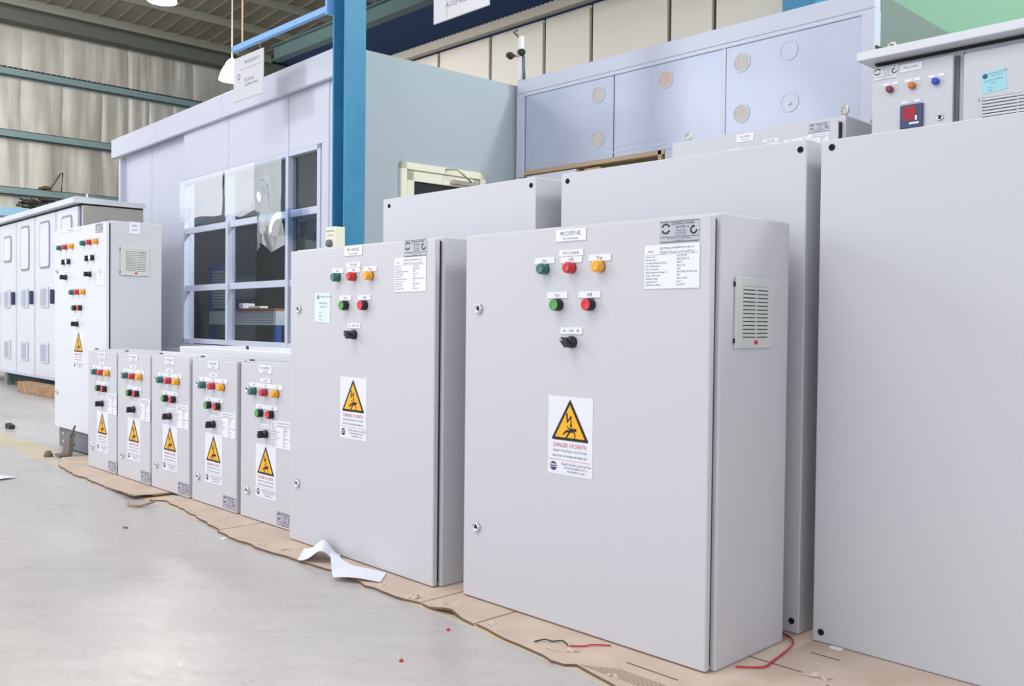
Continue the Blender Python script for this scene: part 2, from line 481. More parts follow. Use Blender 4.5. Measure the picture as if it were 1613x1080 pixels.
def nameplate(parent, x0, x1, z0, z1, m=ALU, y=0.0):
    w_, h_ = x1 - x0, z1 - z0
    o = plate(parent, x0, x1, z0, z1, None, 'maker_plate', m, t=0.0015, y=y)
    def logo():
        b = MB()
        gear(b, -w_ * 0.335, h_ * 0.15, h_ * 0.235)
        b.arc(w_ * 0.37, h_ * 0.03, h_ * 0.12, h_ * 0.2, 70, 360)
        b.poly([(w_ * 0.335, h_ * 0.27), (w_ * 0.37, h_ * 0.2), (w_ * 0.345, h_ * 0.13)])
        for zz in (0.47, -0.47):
            b.poly([(-w_ * .485, h_ * zz - .0006), (w_ * .485, h_ * zz - .0006), (w_ * .485, h_ * zz + .0006), (-w_ * .485, h_ * zz + .0006)])
        b.poly([(-w_ * .485, -h_ * .235), (w_ * .485, -h_ * .235), (w_ * .485, -h_ * .255), (-w_ * .485, -h_ * .255)])
        return b.mesh('maker_logo', BLACK)
    link('maker_logo', cached(('logo', round(w_, 3), round(h_, 3)), logo), o, (0, -0.0019, 0))
    rv = cached('rivet', lambda: MB().lathe([(0, 0), (.0024, 0), (.002, .0014), (0, .0018)], FR, 10).mesh('rivet', WHITE))
    for sx_, sz_ in ((-.485, -.02), (.485, .06)):
        link('rivet', rv, o, (sx_ * w_, -.0015, sz_ * h_))
    def tx():
        return letters([('ELECTRICAL & MODERN', w_ * .1, h_ * .36, h_ * .17, 'CENTER', .68), ('FACTORY CO.', w_ * .1, h_ * .19, h_ * .17, 'CENTER', .70),
                        ('Authorized Partner', w_ * .05, h_ * .05, h_ * .09, 'CENTER', .8), ('Certified Panel Builder', w_ * .05, -h_ * .06, h_ * .09, 'CENTER', .8),
                        ('Low Voltage Switchgear', w_ * .05, -h_ * .16, h_ * .085, 'CENTER', .8), ('Tel. +966  Fax. +966  P.O. Box  Riyadh', 0, -h_ * .32, h_ * .09, 'CENTER', .9),
                        ('www.emfco.com', 0, -h_ * .41, h_ * .08, 'CENTER', .9)]).mesh('lettering', BLACK)
    link('lettering', cached(('nptxt', round(w_, 3), round(h_, 3)), tx), o, (0, -0.0019, 0))
    return o
ARABIC = '\uFE94\uFEF4\uFE8B\uFE8E\uFE91\uFEAE\uFEEC\uFEDC\uFEDF\uFE8D \uFE95\uFE8E\uFECB\uFE8E\uFEE8\uFEBC\uFEE0\uFEDF \uFE9A\uFEF3\uFEAA\uFEA4\uFEDF\uFE8D \uFEEA\uFEE8\uFEBC\uFEE4\uFEDF\uFE8D \uFE94\uFEDB\uFEAE\uFEB7'
RATE = [('Enclosure No.', 'MCC-PSP1-B2'), ('Enclosure Type', 'FIXED, INDOOR'), ('Assembly Manufacturer Name', 'EMFCO'), ('Date of Manufacture', 'March, 2016'),
        ('Rated Current Inn', '150A'), ('Rated Operational Voltage Ue', '380/220VAC, 3Ph, 4W, 60Hz'), ('Degree of Protection', 'IP54'), ('Auxiliary Voltage', '24VAC, 24VDC'),
        ('Separation Form', 'Form 1'), ('Identification Number', 'JP-16032-17')]
def rating(parent, x0, x1, z0, z1):
    w_, h_ = x1 - x0, z1 - z0
    o = plate(parent, x0, x1, z0, z1, None, 'rating_plate', WHITE, t=0.002)
    def tx():
        L = [('ELECTRICAL & MODERN FACTORY CO.', w_ * .1, h_ * .42, h_ * .068, 'CENTER', .78), (ARABIC, w_ * .1, h_ * .335, h_ * .075, 'CENTER', .75), ('emfco', -w_ * .38, h_ * .36, h_ * .07, 'CENTER', 1.0)]
        for k, (a, c) in enumerate(RATE):
            z = h_ * (.235 - k * .0715)
            L.append((a, -w_ * .47, z, h_ * .062, 'LEFT', .78)); L.append((c, w_ * .1, z, h_ * .062, 'LEFT', .74))
        b = letters(L)
        for zz in (.28,):
            b.poly([(-w_ * .47, h_ * zz), (w_ * .47, h_ * zz), (w_ * .47, h_ * zz + .0006), (-w_ * .47, h_ * zz + .0006)])
        return b.mesh('lettering', INK)
    link('lettering', cached(('rate', round(w_, 3), round(h_, 3)), tx), o, (0, -0.0024, 0))
    return o
def danger(parent, x0, x1, z1, small=False):
    """warning sticker 148 x 195 mm class"""
    w_ = x1 - x0
    h_ = w_ * 1.325
    o = plate(parent, x0, x1, z1 - h_, z1, None, 'warning_sticker', STICK, t=0.0008)
    s = w_ / 0.148
    def rounded_tri(R, rc, y):
        pts = []
        for k in range(3):
            a = PI / 2 + k * 2 * PI / 3
            cx, cz = (R - 2 * rc) * math.cos(a), (R - 2 * rc) * math.sin(a)
            for j in range(5):
                b_ = a + math.radians(-60 + 30 * j)
                pts.append((cx + rc * math.cos(b_), cz + rc * math.sin(b_)))
        return pts
    cz = h_ / 2 - 0.0746 * s
    def tri():
        b = MB(); b.poly([(x, z + cz) for x, z in [(q[0], q[1] * .96) for q in rounded_tri(.0722 * s, .003 * s, 0)]]); return b.mesh('warning_triangle', BLACK)
    def yel():
        b = MB(); b.poly([(x, z + cz) for x, z in [(q[0], q[1] * .96) for q in rounded_tri(.0570 * s, .0005 * s, 0)]]); return b.mesh('yellow_field', YELL)
    def pic():
        b = MB()
        P = lambda *q: b.poly([(x * s, z * s + cz) for x, z in q])
        def limb(x0_, z0_, x1_, z1_, t0, t1):
            dx, dz = x1_ - x0_, z1_ - z0_
            l = math.hypot(dx, dz); nx, nz = -dz / l, dx / l
            P((x0_ + nx * t0, z0_ + nz * t0), (x1_ + nx * t1, z1_ + nz * t1), (x1_ - nx * t1, z1_ - nz * t1), (x0_ - nx * t0, z0_ - nz * t0))
        limb(-.010, .034, -.008, .010, .0026, .0018)       # bolt
        limb(-.009, .011, .005, .027, .0018, .0018)
        limb(.004, .028, .004, .002, .0017, .0017)
        P((-.0005, .006), (.0085, .006), (.004, -.003))
        P((-.006, -.013), (-.001, -.004), (.012, -.002), (.017, -.007), (.015, -.012), (.004, -.014))   # torso
        b.arc(.0185 * s, cz - .0065 * s, 0.0001, .0042 * s, 0, 360, 0, 10)
        limb(-.004, -.009, -.016, -.014, .0030, .0024); limb(-.016, -.014, -.022, -.021, .0022, .0018)
        limb(.000, -.012, -.009, -.024, .0026, .0022); limb(-.009, -.024, -.013, -.031, .0020, .0024)
        limb(-.001, -.005, -.010, .002, .0016, .0013)
        limb(.013, -.010, .019, -.020, .0018, .0014); limb(.019, -.020, .015, -.029, .0014, .0012)
        return b.mesh('pictogram', BLACK)
    def red():
        b = letters([('DANGER OF DEATH', 0, h_ / 2 - .1222 * s, .0150 * s, 'CENTER', .80)])
        b.poly([(-w_ * .47, -h_ * .312), (w_ * .47, -h_ * .312), (w_ * .47, -h_ * .308), (-w_ * .47, -h_ * .308)])
        return b.mesh('red_lettering', REDINK)
    def ink():
        return letters([('HAZARD OF ELECTRICAL SHOCK OR BURN', 0, h_ / 2 - .1362 * s, .0080 * s, 'CENTER', .72), ('SERVICE ONLY AUTHORIZED PERSONNEL ONLY', 0, h_ / 2 - .1492 * s, .0080 * s, 'CENTER', .66),
                        (ARABIC, .021 * s, -h_ * .356, .0095 * s, 'CENTER', .62), ('ELECTRICAL & MODERN FACTORY CO.', .021 * s, -h_ * .406, .0070 * s, 'CENTER', .62), ('WWW.EMFCO.COM', .021 * s, -h_ * .452, .0070 * s, 'CENTER', .9)]).mesh('lettering', INK)
    def badge():
        b = MB()
        cx, cz2, r = -.054 * s, -h_ * .398, .0115 * s
        b.arc(cx, cz2, r * .86, r, 0, 360, 0, 18)
        b.poly([(cx + r * .8 * math.cos(math.radians(a)), cz2 + r * .8 * math.sin(math.radians(a))) for a in range(200, 341, 14)])
        b.poly([(cx + r * .8 * math.cos(math.radians(a)), cz2 + r * .8 * math.sin(math.radians(a))) for a in range(35, 146, 11)])
        b.poly([(cx - r * .75, cz2 - r * .06), (cx + r * .75, cz2 - r * .06), (cx + r * .75, cz2 + r * .18), (cx - r * .75, cz2 + r * .18)])
        return b.mesh('maker_badge', NAVY)
    k = round(w_, 3)
    for nm, fn, yy in (('warning_triangle', tri, -.0012), ('yellow_field', yel, -.0016), ('pictogram', pic, -.0020), ('red_lettering', red, -.0012), ('lettering', ink, -.0012), ('maker_badge', badge, -.0012)):
        link(nm, cached((nm, k), fn), o, (0, yy, 0))
    return o
def vent(parent, loc, w_, h_, nslots, rotz=PI / 2, badge=True, m=VENTM, top=0.021, bot=0.024, mx=0.030):
    """louvred filter grille; local front -Y, local x across"""
    fr_, t = 0.008, 0.007
    b = MB()
    x0, x1 = mx, w_ - mx * .6
    z0, z1 = bot, h_ - top
    b.box(0, x0, -t, 0, 0, h_, .002, 1); b.box(x1, w_, -t, 0, 0, h_, .002, 1)
    b.box(x0 - .001, x1 + .001, -t, 0, 0, z0, .0015, 1); b.box(x0 - .001, x1 + .001, -t, 0, z1, h_, .0015, 1)
    o = b.build('filter_vent', m, parent, loc, (0, 0, rotz))
    MB().box(x0 - .002, x1 + .002, -.0012, -.0002, z0 - .002, z1 + .002).build('vent_recess', SEAL, o)
    p = (z1 - z0) / nslots
    sl = MB().box(x0, x1, -t - .0002, -.002, -p * .37, p * .37, .0008, 1, Matrix.Rotation(-.16, 4, 'X')).mesh('slat', m)
    for k in range(nslots):
        link('slat', sl, o, (0, 0, z0 + p * (k + .5)))
    xm = (x0 + x1) / 2
    MB().box(xm - .002, xm + .002, -t - .0006, -.0012, z0, z1).build('vent_rib', m, o)
    for zc in (.012, h_ - .022): MB().box(-.0022, 0.0005, -.005, -.0005, zc, zc + .010).build('vent_clip', SEAL, o)
    if badge:
        MB().box(xm - .007, xm + .007, -t - .0012, -t, bot * .36, bot * .36 + .009, .0005, 1).build('red_badge', REDB, o)
    return o

def enclosure(t, w_, h_, d_, m=POW, door_m=None, gap=.007, dt=.018, over=.005):
    """steel enclosure with a full front door: body, gasket, door"""
    MB().box(-over * .4, w_ + over, dt + gap, d_, -.0005, h_ + over, .004, 2).build('body', m, t)
    MB().box(.012, w_ - .008, dt - .002, dt + gap + .003, .012, h_ - .008).build('door_gasket', SEAL, t)
    MB().box(0, w_ - .004, 0, dt, .002, h_ - .001, .0042, 3).build('door', door_m or m, t)

def lamps3(t, xs, z, y=0.0):
    for x, m, c in zip(xs, (LG, LR, LY), ('green', 'red', 'amber')):
        lamp(t, x, z, m, c, y)

# ------------------------------------------------------------------ setting
FZ = -.009
struct(MB().box(-18.2, 7, -9, 20, FZ - .2, FZ).build('floor', FLOOR))
fl = bpy.data.objects['floor']
a_ = math.atan2(1.64 - 1.475, -6.1 + 1.42)
ln = MB(); ln.prism([(-12, 1.885), (-12, 1.70), (-6.1, 1.645), (-3.6, 1.60), (-1.72, 1.538), (-1.2, 1.492), (1, 1.42), (1, 1.60), (-1.2, 1.675), (-6.1, 1.83)], 0, .0012, Matrix(((1, 0, 0, 0), (0, 0, 1, 0), (0, 1, 0, FZ), (0, 0, 0, 1))))
lo = ln.build('lane_marking', YLINE, fl); lo['label'] = 'worn yellow painted floor line'

XW = -18.0
wl = struct(MB().box(XW - .25, XW - .08, 3.2, 20, FZ, 7.0).build('wall_left', NAVYW))
# foil blanket strips, each a little bulged and wrinkled
yy = 3.2
k = 0
while yy < 13:
    wid = random.choice((.72, .5, .85, .42))
    b = MB()
    nx, nz = 8, 22
    grid = []
    ph = random.random() * 6
    for i in range(nx + 1):
        u = i / nx
        row = []
        for j in range(nz + 1):
            z = FZ + 6.25 * j / nz
            bul = .016 * math.sin(PI * u) ** .7 + .010 * math.sin(u * 9 + ph) * math.sin(z * 1.7 + ph) + .008 * math.sin(u * 21 + z * 2.3 + ph * 2)
            g = min(abs(z - q) for q in (3.10, 4.11, 5.19, 6.2))
            bul *= min(1.0, .25 + g * 2.2)
            row.append(b.bm.verts.new((XW - .08 + .01 + bul, yy + wid * u, z)))
        grid.append(row)
    for i in range(nx):
        for j in range(nz):
            f = b.bm.faces.new([grid[i][j], grid[i + 1][j], grid[i + 1][j + 1], grid[i][j + 1]]); f.smooth = True
    b.build('foil_strip', FOIL, wl)
    yy += wid - .012
for z in (1.55, 3.06, 4.06, 5.14):
    b = MB()
    b.box(XW - .05, XW + .14, 3.2, 20, z, z + .01); b.box(XW + .13, XW + .14, 3.2, 20, z - .11, z + .01); b.box(XW - .05, XW - .04, 3.2, 20, z - .11, z)
    b.build('girt', GIRT, wl)
# corrugated edge on the highest girt
b = MB()
for i in range(100):
    b.box(XW + .0, XW + .10, 3.3 + i * .09, 3.36 + i * .09, 5.15, 5.178)
g_ = b.build('girt_packing', SEAM, wl); g_['kind'] = 'stuff'

# roof underside rising from the left eave, with purlins along Y
def roof_z(x): return 6.25 + (x - XW) * .085
ce = MB(); ce.prism([(XW - .3, roof_z(XW - .3)), (5, roof_z(5)), (5, roof_z(5) + .1), (XW - .3, roof_z(XW - .3) + .1)], -1.0, 9.8)
ce = struct(ce.build('ceiling', ROOF))
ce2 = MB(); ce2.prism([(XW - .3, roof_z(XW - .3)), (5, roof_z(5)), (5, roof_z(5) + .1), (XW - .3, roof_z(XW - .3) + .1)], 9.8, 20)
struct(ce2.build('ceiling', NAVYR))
b = MB()
for i in range(36):
    y_ = -.9 + i * .3
    b.prism([(XW, roof_z(XW) - .02), (5, roof_z(5) - .02), (5, roof_z(5)), (XW, roof_z(XW))], y_, y_ + .03)
ri = b.build('roof_ribs', ROOF, ce); ri['kind'] = 'stuff'
x = XW + .5
while x < 4.5:
    z = roof_z(x)
    b = MB(); b.box(x, x + .06, -1, 9.8, z - .16, z - .15); b.box(x, x + .008, -1, 9.8, z - .16, z); b.box(x - .05, x, -1, 9.8, z - .012, z)
    b.build('purlin', PURL, ce)
    x += 1.25
struct(MB().box(XW, 7, 19.9, 20.1, FZ, 9).build('wall_back', NAVYW))
eb = struct(MB().box(XW + .02, XW + .30, 3.2, 20, 5.93, 6.2).build('trim_1', EAVE))

# beige partition with dark joints behind the booth
bw = struct(MB().box(-12.4, -4.83, 8.55, 8.75, FZ, 4.66).build('wall_partition', SEAM))
ex = [-12.4, -11.2, -10.4, -9.3, -8.285, -7.49, -6.33, -5.735, -4.83]
for a, c in zip(ex, ex[1:]):
    MB().box(a + .028, c - .028, 8.5, 8.6, FZ, 4.64, .004, 1).build('panel', BEIGE, bw)
b = MB()
b.box(-12.6, -4.8, 8.26, 8.49, 4.662, 4.675); b.box(-12.6, -4.8, 8.25, 8.262, 4.60, 4.71)
for i in range(96):
    b.box(-12.6 + i * .08, -12.56 + i * .08, 8.245, 8.27, 4.70, 4.718)
tr = tag(b.build('cable_tray', TRAY), 'weathered grey cable tray with a ribbed edge along the top of the beige partition', 'cable tray')
MB().box(-4.80, -4.45, 8.3, 8.7, FZ, 8.0).build('column', BLUE)
tag(bpy.data.objects['column'], 'blue steel column glimpsed at the right end of the beige partition', 'column')
struct(MB().box(-4.35, 6, 9.0, 9.2, FZ, 7.4).build('wall_right', GREEN))

# main blue H column in front of the booth corner
t = thing('column', 'tall blue steel H column standing at the booth corner', 'column', (-5.8, 3.93, FZ))
for nm, bb in (('flange', (-5.886, -5.870, 3.80, 3.982)), ('flange', (-5.735, -5.719, 3.80, 3.982)), ('web', (-5.870, -5.735, 3.884, 3.898))):
    MB().box(bb[0] + 5.8, bb[1] + 5.8, bb[2] - 3.93, bb[3] - 3.93, 0, 7.2, .002, 1).build(nm, BLUE, t)
MB().box(-.16, .16, -.18, .13, 0, .02).build('base_plate', BLUE, t)
gb = MB(); gb.box(-12.4, -5, 6.93, 7.07, 4.60, 4.615); gb.box(-12.4, -5, 6.93, 7.07, 4.80, 4.815); gb.box(-12.4, -5, 6.99, 7.01, 4.61, 4.81)
tag(gb.build('girder', TEAL), 'teal steel girder running overhead behind the blue column', 'girder')

# sign bar, rope and signs
t = thing('sign_bar', 'light blue steel bar reaching left from the blue column', 'bar', (-6.65, 3.8, 3.08))
MB().box(-.775, .755, -.02, .02, -.025, .022, .002, 1).build('bar', BARB, t)
MB().box(.74, .76, -.05, .05, -.06, .06).build('end_plate', BARB, t)
tag(MB().cyl((-7.27, 3.8, 3.10), (-7.27, 3.8, roof_z(-7.27)), .007, 8).build('hanging_rope', ROPE), 'straw coloured rope holding up the far end of the blue sign bar', 'rope')
def sign(name, label, x0, x1, z0, z1, lines):
    t = thing(name, label, 'sign', ((x0 + x1) / 2, 3.8, z0))
    w_, h_ = (x1 - x0), z1 - z0
    MB().box(-w_ / 2, w_ / 2, -.006, .006, 0, h_, .002, 1).build('board', SIGNM, t)
    letters(lines).build('lettering', INKS, t, (0, -.0068, h_ / 2))
    for xx in (-w_ * .38, w_ * .38):
        MB().tube([(xx, 0, h_ - .01), (xx + .006, 0, h_ + .02), (xx - .004, 0, h_ + .042), (xx + .01, 0, h_ + .057)], .005, 6).build('hook', ZINC, t)
    return t
t = sign('hanging_sign', 'glossy pale hanging sign with faint printing on the blue bar', -7.41, -6.91, 2.625, 2.995, [('WORKSHOP', .07, .12, .045), ('SECTION', .02, -.03, .04, 'CENTER'), ('ASSEMBLY AREA', .06, -.07, .03)])
b = MB(); b.box(-.13, .23, -.007, -.0066, .253, .256); b.arc(-.155, .2, .016, .026, 0, 360, -.0068); b.build('rule_and_badge', INKS, t)
t = sign('hanging_sign', 'white hanging sign cut off by the top edge right of the blue column', -4.70, -4.17, 2.685, 3.07, [('ASSEMBLY', -.03, -.10, .05), ('AREA', -.03, .02, .07)])
MB().box(-.13, -.128, -.007, -.0066, .01, .37).build('fold_line', INKS, t)
b = MB(); b.box(-4.9, -3.6, 3.78, 3.82, 3.135, 3.175)
tag(b.build('sign_bar', BARB), 'light blue bar above the right hanging sign', 'bar')

# ------------------------------------------------------------------ booth (white cabin with a big window)
BA = math.radians(-2.4)
t = thing('booth', 'white panelled booth with a large barred window and pale blue side wall', 'booth', (-6.21, 4.15, FZ), BA)
H = 2.945
# front panels (local x negative to the left)
for x0, x1, y0 in ((-2.165, -.968, 0), (-.958, -.02, 0), (-3.26, -2.175, 0)):
    MB().box(x0, x1, y0, y0 + .05, 2.24, 2.74, .002, 1).build('wall_panel', BOOTH, t)
MB().box(-3.26, -.02, 0, .05, 0, .52, .002, 1).build('wall_panel', BOOTH, t)
MB().box(-.40, -.0, 0, .05, .52, 2.24, .002, 1).build('wall_panel', BOOTH, t)
MB().box(-.30, -.27, -.008, 0, 0, 2.73).build('corner_trim', CONTT, t)
for x0, x1 in ((-4.35, -3.27), (-5.22, -4.36)):
    MB().box(x0, x1, .07, .12, 0, 2.9, .002, 1).build('wall_panel', BOOTH, t)
MB().box(-5.26, -5.20, .0, .12, 0, 2.72, .002, 1).build('corner_trim', BOOTH, t)
for x0, x1 in ((-5.34, -3.9), (-3.895, -2.2), (-2.195, -.02)):
    MB().box(x0, x1, -.06, -.02, 2.725, 2.945, .002, 1).build('fascia', BOOTH, t)
MB().box(-5.34, -.02, -.02, .07, 2.905, 2.945).build('soffit', SEAL, t)
MB().box(-5.46, -.02, -.02, 1.8, 2.83, 2.89).build('roof', BOOTH, t)
MB().box(-.05, 0, .0, 1.80, 0, 2.95).build('side_wall', BOOTHS, t)
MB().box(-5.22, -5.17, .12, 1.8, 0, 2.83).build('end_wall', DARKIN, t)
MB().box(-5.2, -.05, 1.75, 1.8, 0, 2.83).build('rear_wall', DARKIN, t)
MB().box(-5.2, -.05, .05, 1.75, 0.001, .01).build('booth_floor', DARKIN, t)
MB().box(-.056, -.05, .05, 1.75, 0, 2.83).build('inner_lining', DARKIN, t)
# window
wf = MB()
wx0, wx1, wz0, wz1 = -3.26, -.40, .53, 2.235
wf.box(wx0, wx0 + .05, -.012, .06, wz0, wz1); wf.box(wx1 - .05, wx1, -.012, .06, wz0, wz1)
wf.box(wx0, wx1, -.012, .06, wz0, wz0 + .045); wf.box(wx0, wx1, -.012, .06, wz1 - .04, wz1)
wo = wf.build('window_frame', CONTT, t)
for xm in (-2.17, -.963):
    MB().box(xm - .025, xm + .025, -.016, .06, wz0, wz1).build('mullion', CONTT, wo)
for xa, xb in ((wx0, -2.17), (-2.17, -.963), (-.963, wx1)):
    for zm in (1.70, 1.10):
        MB().box(xa + .03, xb - .03, .002, .05, zm - .03, zm + .03).build('glazing_bar', CONTT, wo)
    zs = [wz0 + .04, 1.07, 1.13, 1.67, 1.73, wz1 - .03]
    for z0, z1 in ((zs[0], zs[1]), (zs[2], zs[3]), (zs[4], zs[5])):
        MB().box(xa + .02, xb - .02, .03, .036, z0 - .01, z1 + .01).build('pane', GLASS, wo)
MB().box(-3.6, -.02, -.05, 0, .44, .475).build('window_sill', BOOTH, t)
# loose plastic film over the upper window
def film(x0, x1, z0, z1, amp, seed, sag):
    b = MB(); nx, nz = 34, 40
    rnd = random.Random(seed); a, c, e = (rnd.random() * 6 for _ in range(3))
    G = []
    for i in range(nx + 1):
        r = []
        for j in range(nz + 1):
            u, v = i / nx, j / nz
            zz = z1 - (z1 - z0) * v * (1 + sag * math.sin(u * 7 + a) * .06)
            y = -.05 - amp * v * (math.sin(u * 5.3 + a + 1.7 * v) * .6 + math.sin(u * 11 + c - v * 5) * .3 + math.sin(v * 9 + e + u * 3) * .3)
            r.append(b.bm.verts.new((x0 + (x1 - x0) * u, min(y, -.02), zz)))
        G.append(r)
    for i in range(nx):
        for j in range(nz):
            f = b.bm.faces.new([G[i][j], G[i + 1][j], G[i + 1][j + 1], G[i][j + 1]]); f.smooth = True
    return b
film(-3.24, -2.19, 1.80, 2.215, .010, 3, .6).build('plastic_film', FILMW, t)
film(-2.15, -1.52, 1.76, 2.215, .010, 5, .8).build('plastic_film', FILMW, t)
film(-1.52, -.985, 1.42, 2.22, .075, 11, 1.0).build('plastic_film', FILM, t)
film(-.945, -.62, 1.48, 1.74, .05, 17, 1.5).build('plastic_film', FILM, t)
MB().box(-2.9, -1.2, .8, .86, 2.76, 2.8).build('tube_lamp', mat('booth_tube', (255, 255, 255), .5, emit=((240, 248, 255), 6)), t)
bl = bpy.data.lights.new('booth_light', 'AREA'); bl.energy = 95; bl.shape = 'RECTANGLE'; bl.size = 1.7; bl.size_y = .1
blo = bpy.data.objects.new('booth_light', bl); COL.objects.link(blo); blo.parent = t; blo.location = (-2.05, .83, 2.75)
# glazed door in the side wall (faces +X): built facing -Y, turned
d = MB()
d.box(.50, .56, -.03, .03, 0, 2.10, .004, 1); d.box(1.35, 1.41, -.03, .03, 0, 2.10, .004, 1); d.box(.50, 1.41, -.03, .03, 2.04, 2.10, .004, 1)
dr = d.build('door_frame', CREAM, t, (0.0, 0, 0), (0, 0, PI / 2))
d = MB(); d.box(.565, .64, -.02, .02, .02, 2.035, .004, 1); d.box(1.27, 1.345, -.02, .02, .02, 2.035, .004, 1); d.box(.565, 1.345, -.02, .02, 1.95, 2.035, .004, 1); d.box(.565, 1.345, -.02, .02, .02, .6, .004, 1)
d.build('door_leaf', CREAM, dr)
MB().box(.63, 1.28, -.004, .004, .59, 1.96).build('door_pane', METER if False else SEAL, dr)
MB().box(1.02, 1.28, -.06, -.03, 1.965, 2.0, .004, 1).build('door_closer', ZINC, dr)
MB().tube([(1.22, -.06, 2.0), (1.0, -.15, 2.07), (.96, -.03, 2.085)], .008, 6).build('closer_arm', ZINC, dr)
# isolator box on the column
t = thing('isolator_box', 'small cream isolator box with a grey knob fixed on the blue column', 'switch box', (-5.768, 3.765, 1.325))
MB().box(-.066, .066, -.05, .034, -.14, .122, .006, 2).build('housing', CREAM, t)
MB().lathe([(0, 0), (.03, 0), (.026, .025), (0, .025)], Matrix.Translation((.0, -.05, .0)) @ FR, 16).build('knob', PLINTH, t)
letters([('MAIN SWITCH', 0, .09, .02, 'CENTER', .8), ('BOOTH', 0, .06, .02)]).build('lettering', INK, t, (0, -.0508, 0))

# inside the booth
t = thing('workbench_rack', 'blue framed rack with white perforated shelf front seen through the booth window', 'rack', (-10.0, 5.25, FZ))
for xx in (-.76, -.28, .80):
    MB().box(xx - .03, xx + .03, -.03, .03, 0, .71 if xx > 0 else 1.42).build('upright', RACKB, t)
MB().box(-.76, -.28, -.03, .03, 1.38, 1.43).build('crossbar', RACKB, t)
b = MB().box(-.73, -.31, -.02, .02, .92, 1.37)
so = b.build('louvre_panel', PERF, t)
sl = MB().box(-.73, -.31, -.028, -.02, 0, .006).mesh('slat', SEAM)
for k in range(12):
    link('slat', sl, so, (0, 0, .95 + k * .035))
po = MB().box(-.78, .83, -.04, .3, .72, .88).build('shelf_front', PERF, t)
b = MB()
for i in range(34):
    for j in range(5):
        b.box(-.3 + i * .032, -.288 + i * .032, -.0415, -.039, .742 + j * .027, .754 + j * .027)
ho = b.build('perforations', SEAM, po); ho['kind'] = 'stuff'
MB().box(-.12, .82, -.06, .32, .885, .905).build('worktop', mat('brick_red_top', (176, 92, 66), .6), t)
tag(MB().box(-10.0, -9.9, 5.2, 5.35, .90 + .0, .96, .004, 1).build('carton', PAPER), 'small white carton on the red bench top inside the booth', 'box')
tag(MB().box(-9.78, -9.5, 5.2, 5.3, .90, .925, .004, 1).build('tray', CREAM), 'flat cream tray on the red bench top inside the booth', 'tray')

# ------------------------------------------------------------------ lavender container
t = thing('container', 'long lavender steel container with round cut-outs behind the enclosures', 'container', (-6.1, 5.93, FZ))
ox, oz = -6.1, 2.98
Wc = 3.35
MB().box(.0, Wc, .07, 2.6, 0, 2.97).build('shell', CONTS, t)
MB().box(.0, Wc, -.02, .08, 2.86, 2.985, .004, 1).build('top_rail', CONTT, t)
MB().box(.02, Wc, -.012, .07, 2.83, 2.865, .003, 1).build('top_rail', CONTT, t)
MB().box(Wc - .09, Wc, -.015, .08, 0, 2.86, .004, 1).build('corner_post', CONTT, t)
MB().box(0, .09, -.015, .08, 2.10, 2.86, .004, 1).build('corner_post', CONTT, t)
for x0, x1, z0 in ((.10, 1.13, 2.15), (1.14, 2.18, 2.15), (2.215, Wc - .09, .0)):
    MB().box(x0, x1, .0, .07, z0, 2.83, .003, 1).build('panel', CONT, t)
MB().box(2.18, 2.215, -.008, .07, 0, 2.83, .003, 1).build('panel_joint', CONTT, t)
MB().box(1.66, 2.18, .0, .07, 0, 2.15, .003, 1).build('panel', CONT, t)
b = MB(); b.box(.08, 1.66, -.01, .06, 2.115, 2.15, .002, 1); b.box(1.60, 1.635, -.01, .06, 1.0, 2.15, .002, 1)
b.build('opening_trim', TAN, t)
b = MB(); b.box(1.13, 1.66, -.004, .0, 2.19, 2.2); b.box(.3, 1.66, -.003, .0, 2.235, 2.24); b.build('score_line', CONTT, t)
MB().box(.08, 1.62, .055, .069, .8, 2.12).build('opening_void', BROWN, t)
MB().box(.12, .72, .0, .05, .9, 2.105).build('white_sheet', STICK, t)
MB().box(.80, .98, .02, .05, .9, 2.10).build('tan_board', TAN, t)
def disc(x, z, m, r=.062):
    b = MB(); b.lathe([(0, 0), (r, 0), (r, .004), (0, .004)], Matrix.Translation((x, 0, z)) @ FR, 22, smooth=False)
    o = b.build('cut_out_cover', m, t)
    q = MB(); q.lathe([(r, .0), (r + .008, .0), (r + .008, .006), (r, .006)], Matrix.Translation((x, 0, z)) @ FR, 22, smooth=False); q.build('rim', CONTT, o)
PINK = mat('salmon_seal', (216, 184, 168), .6, bump=(40, .3), var=(40, (204, 196, 198), .45, .65))
for x_, z_, m_ in ((.968, 2.69, DENT), (.963, 2.32, DENT), (1.663, 2.69, PINK), (2.349, 2.69, DENT), (2.351, 2.316, DENT), (2.74, 2.336, CONT), (2.728, 2.70, CONT)):
    disc(x_, z_ - FZ, m_)
MB().lathe([(0, 0), (.012, 0), (.012, .012), (0, .014)], Matrix.Translation((2.74, -.006, 2.336)) @ FR, 12).build('plug', WHITE, t)
b = MB(); b.box(Wc, Wc + .012, -.0, 2.6, 2.60, 2.615); b.build('side_joint', SEAM, t)
# emergency light on the container corner
t = thing('emergency_light', 'white post with two round dark lamps on the container corner', 'light', (-6.06, 5.93, 2.975))
MB().box(-.02, .02, -.03, .01, 0, .40, .004, 1).build('post', WHITE, t)
for sx in (-1, 1):
    MB().lathe([(0, 0), (.032, 0), (.034, .016), (.022, .05), (0, .05)], Matrix.Translation((sx * .075, -.06, .225)) @ FR, 16).build('lamp_head', FOLIAGE, t)
MB().box(-.07, .07, -.05, -.03, .215, .235).build('crossarm', ZINC, t)
MB().tube([(.06, -.04, .2), (.055, -.03, .08), (.05, -.02, .0)], .016, 6).build('bracket', PLINTH, t)
MB().tube([(-.02, 0, .38), (-.10, -.01, .46), (-.06, 0, .47)], .008, 6).build('hook', SEAM, t)

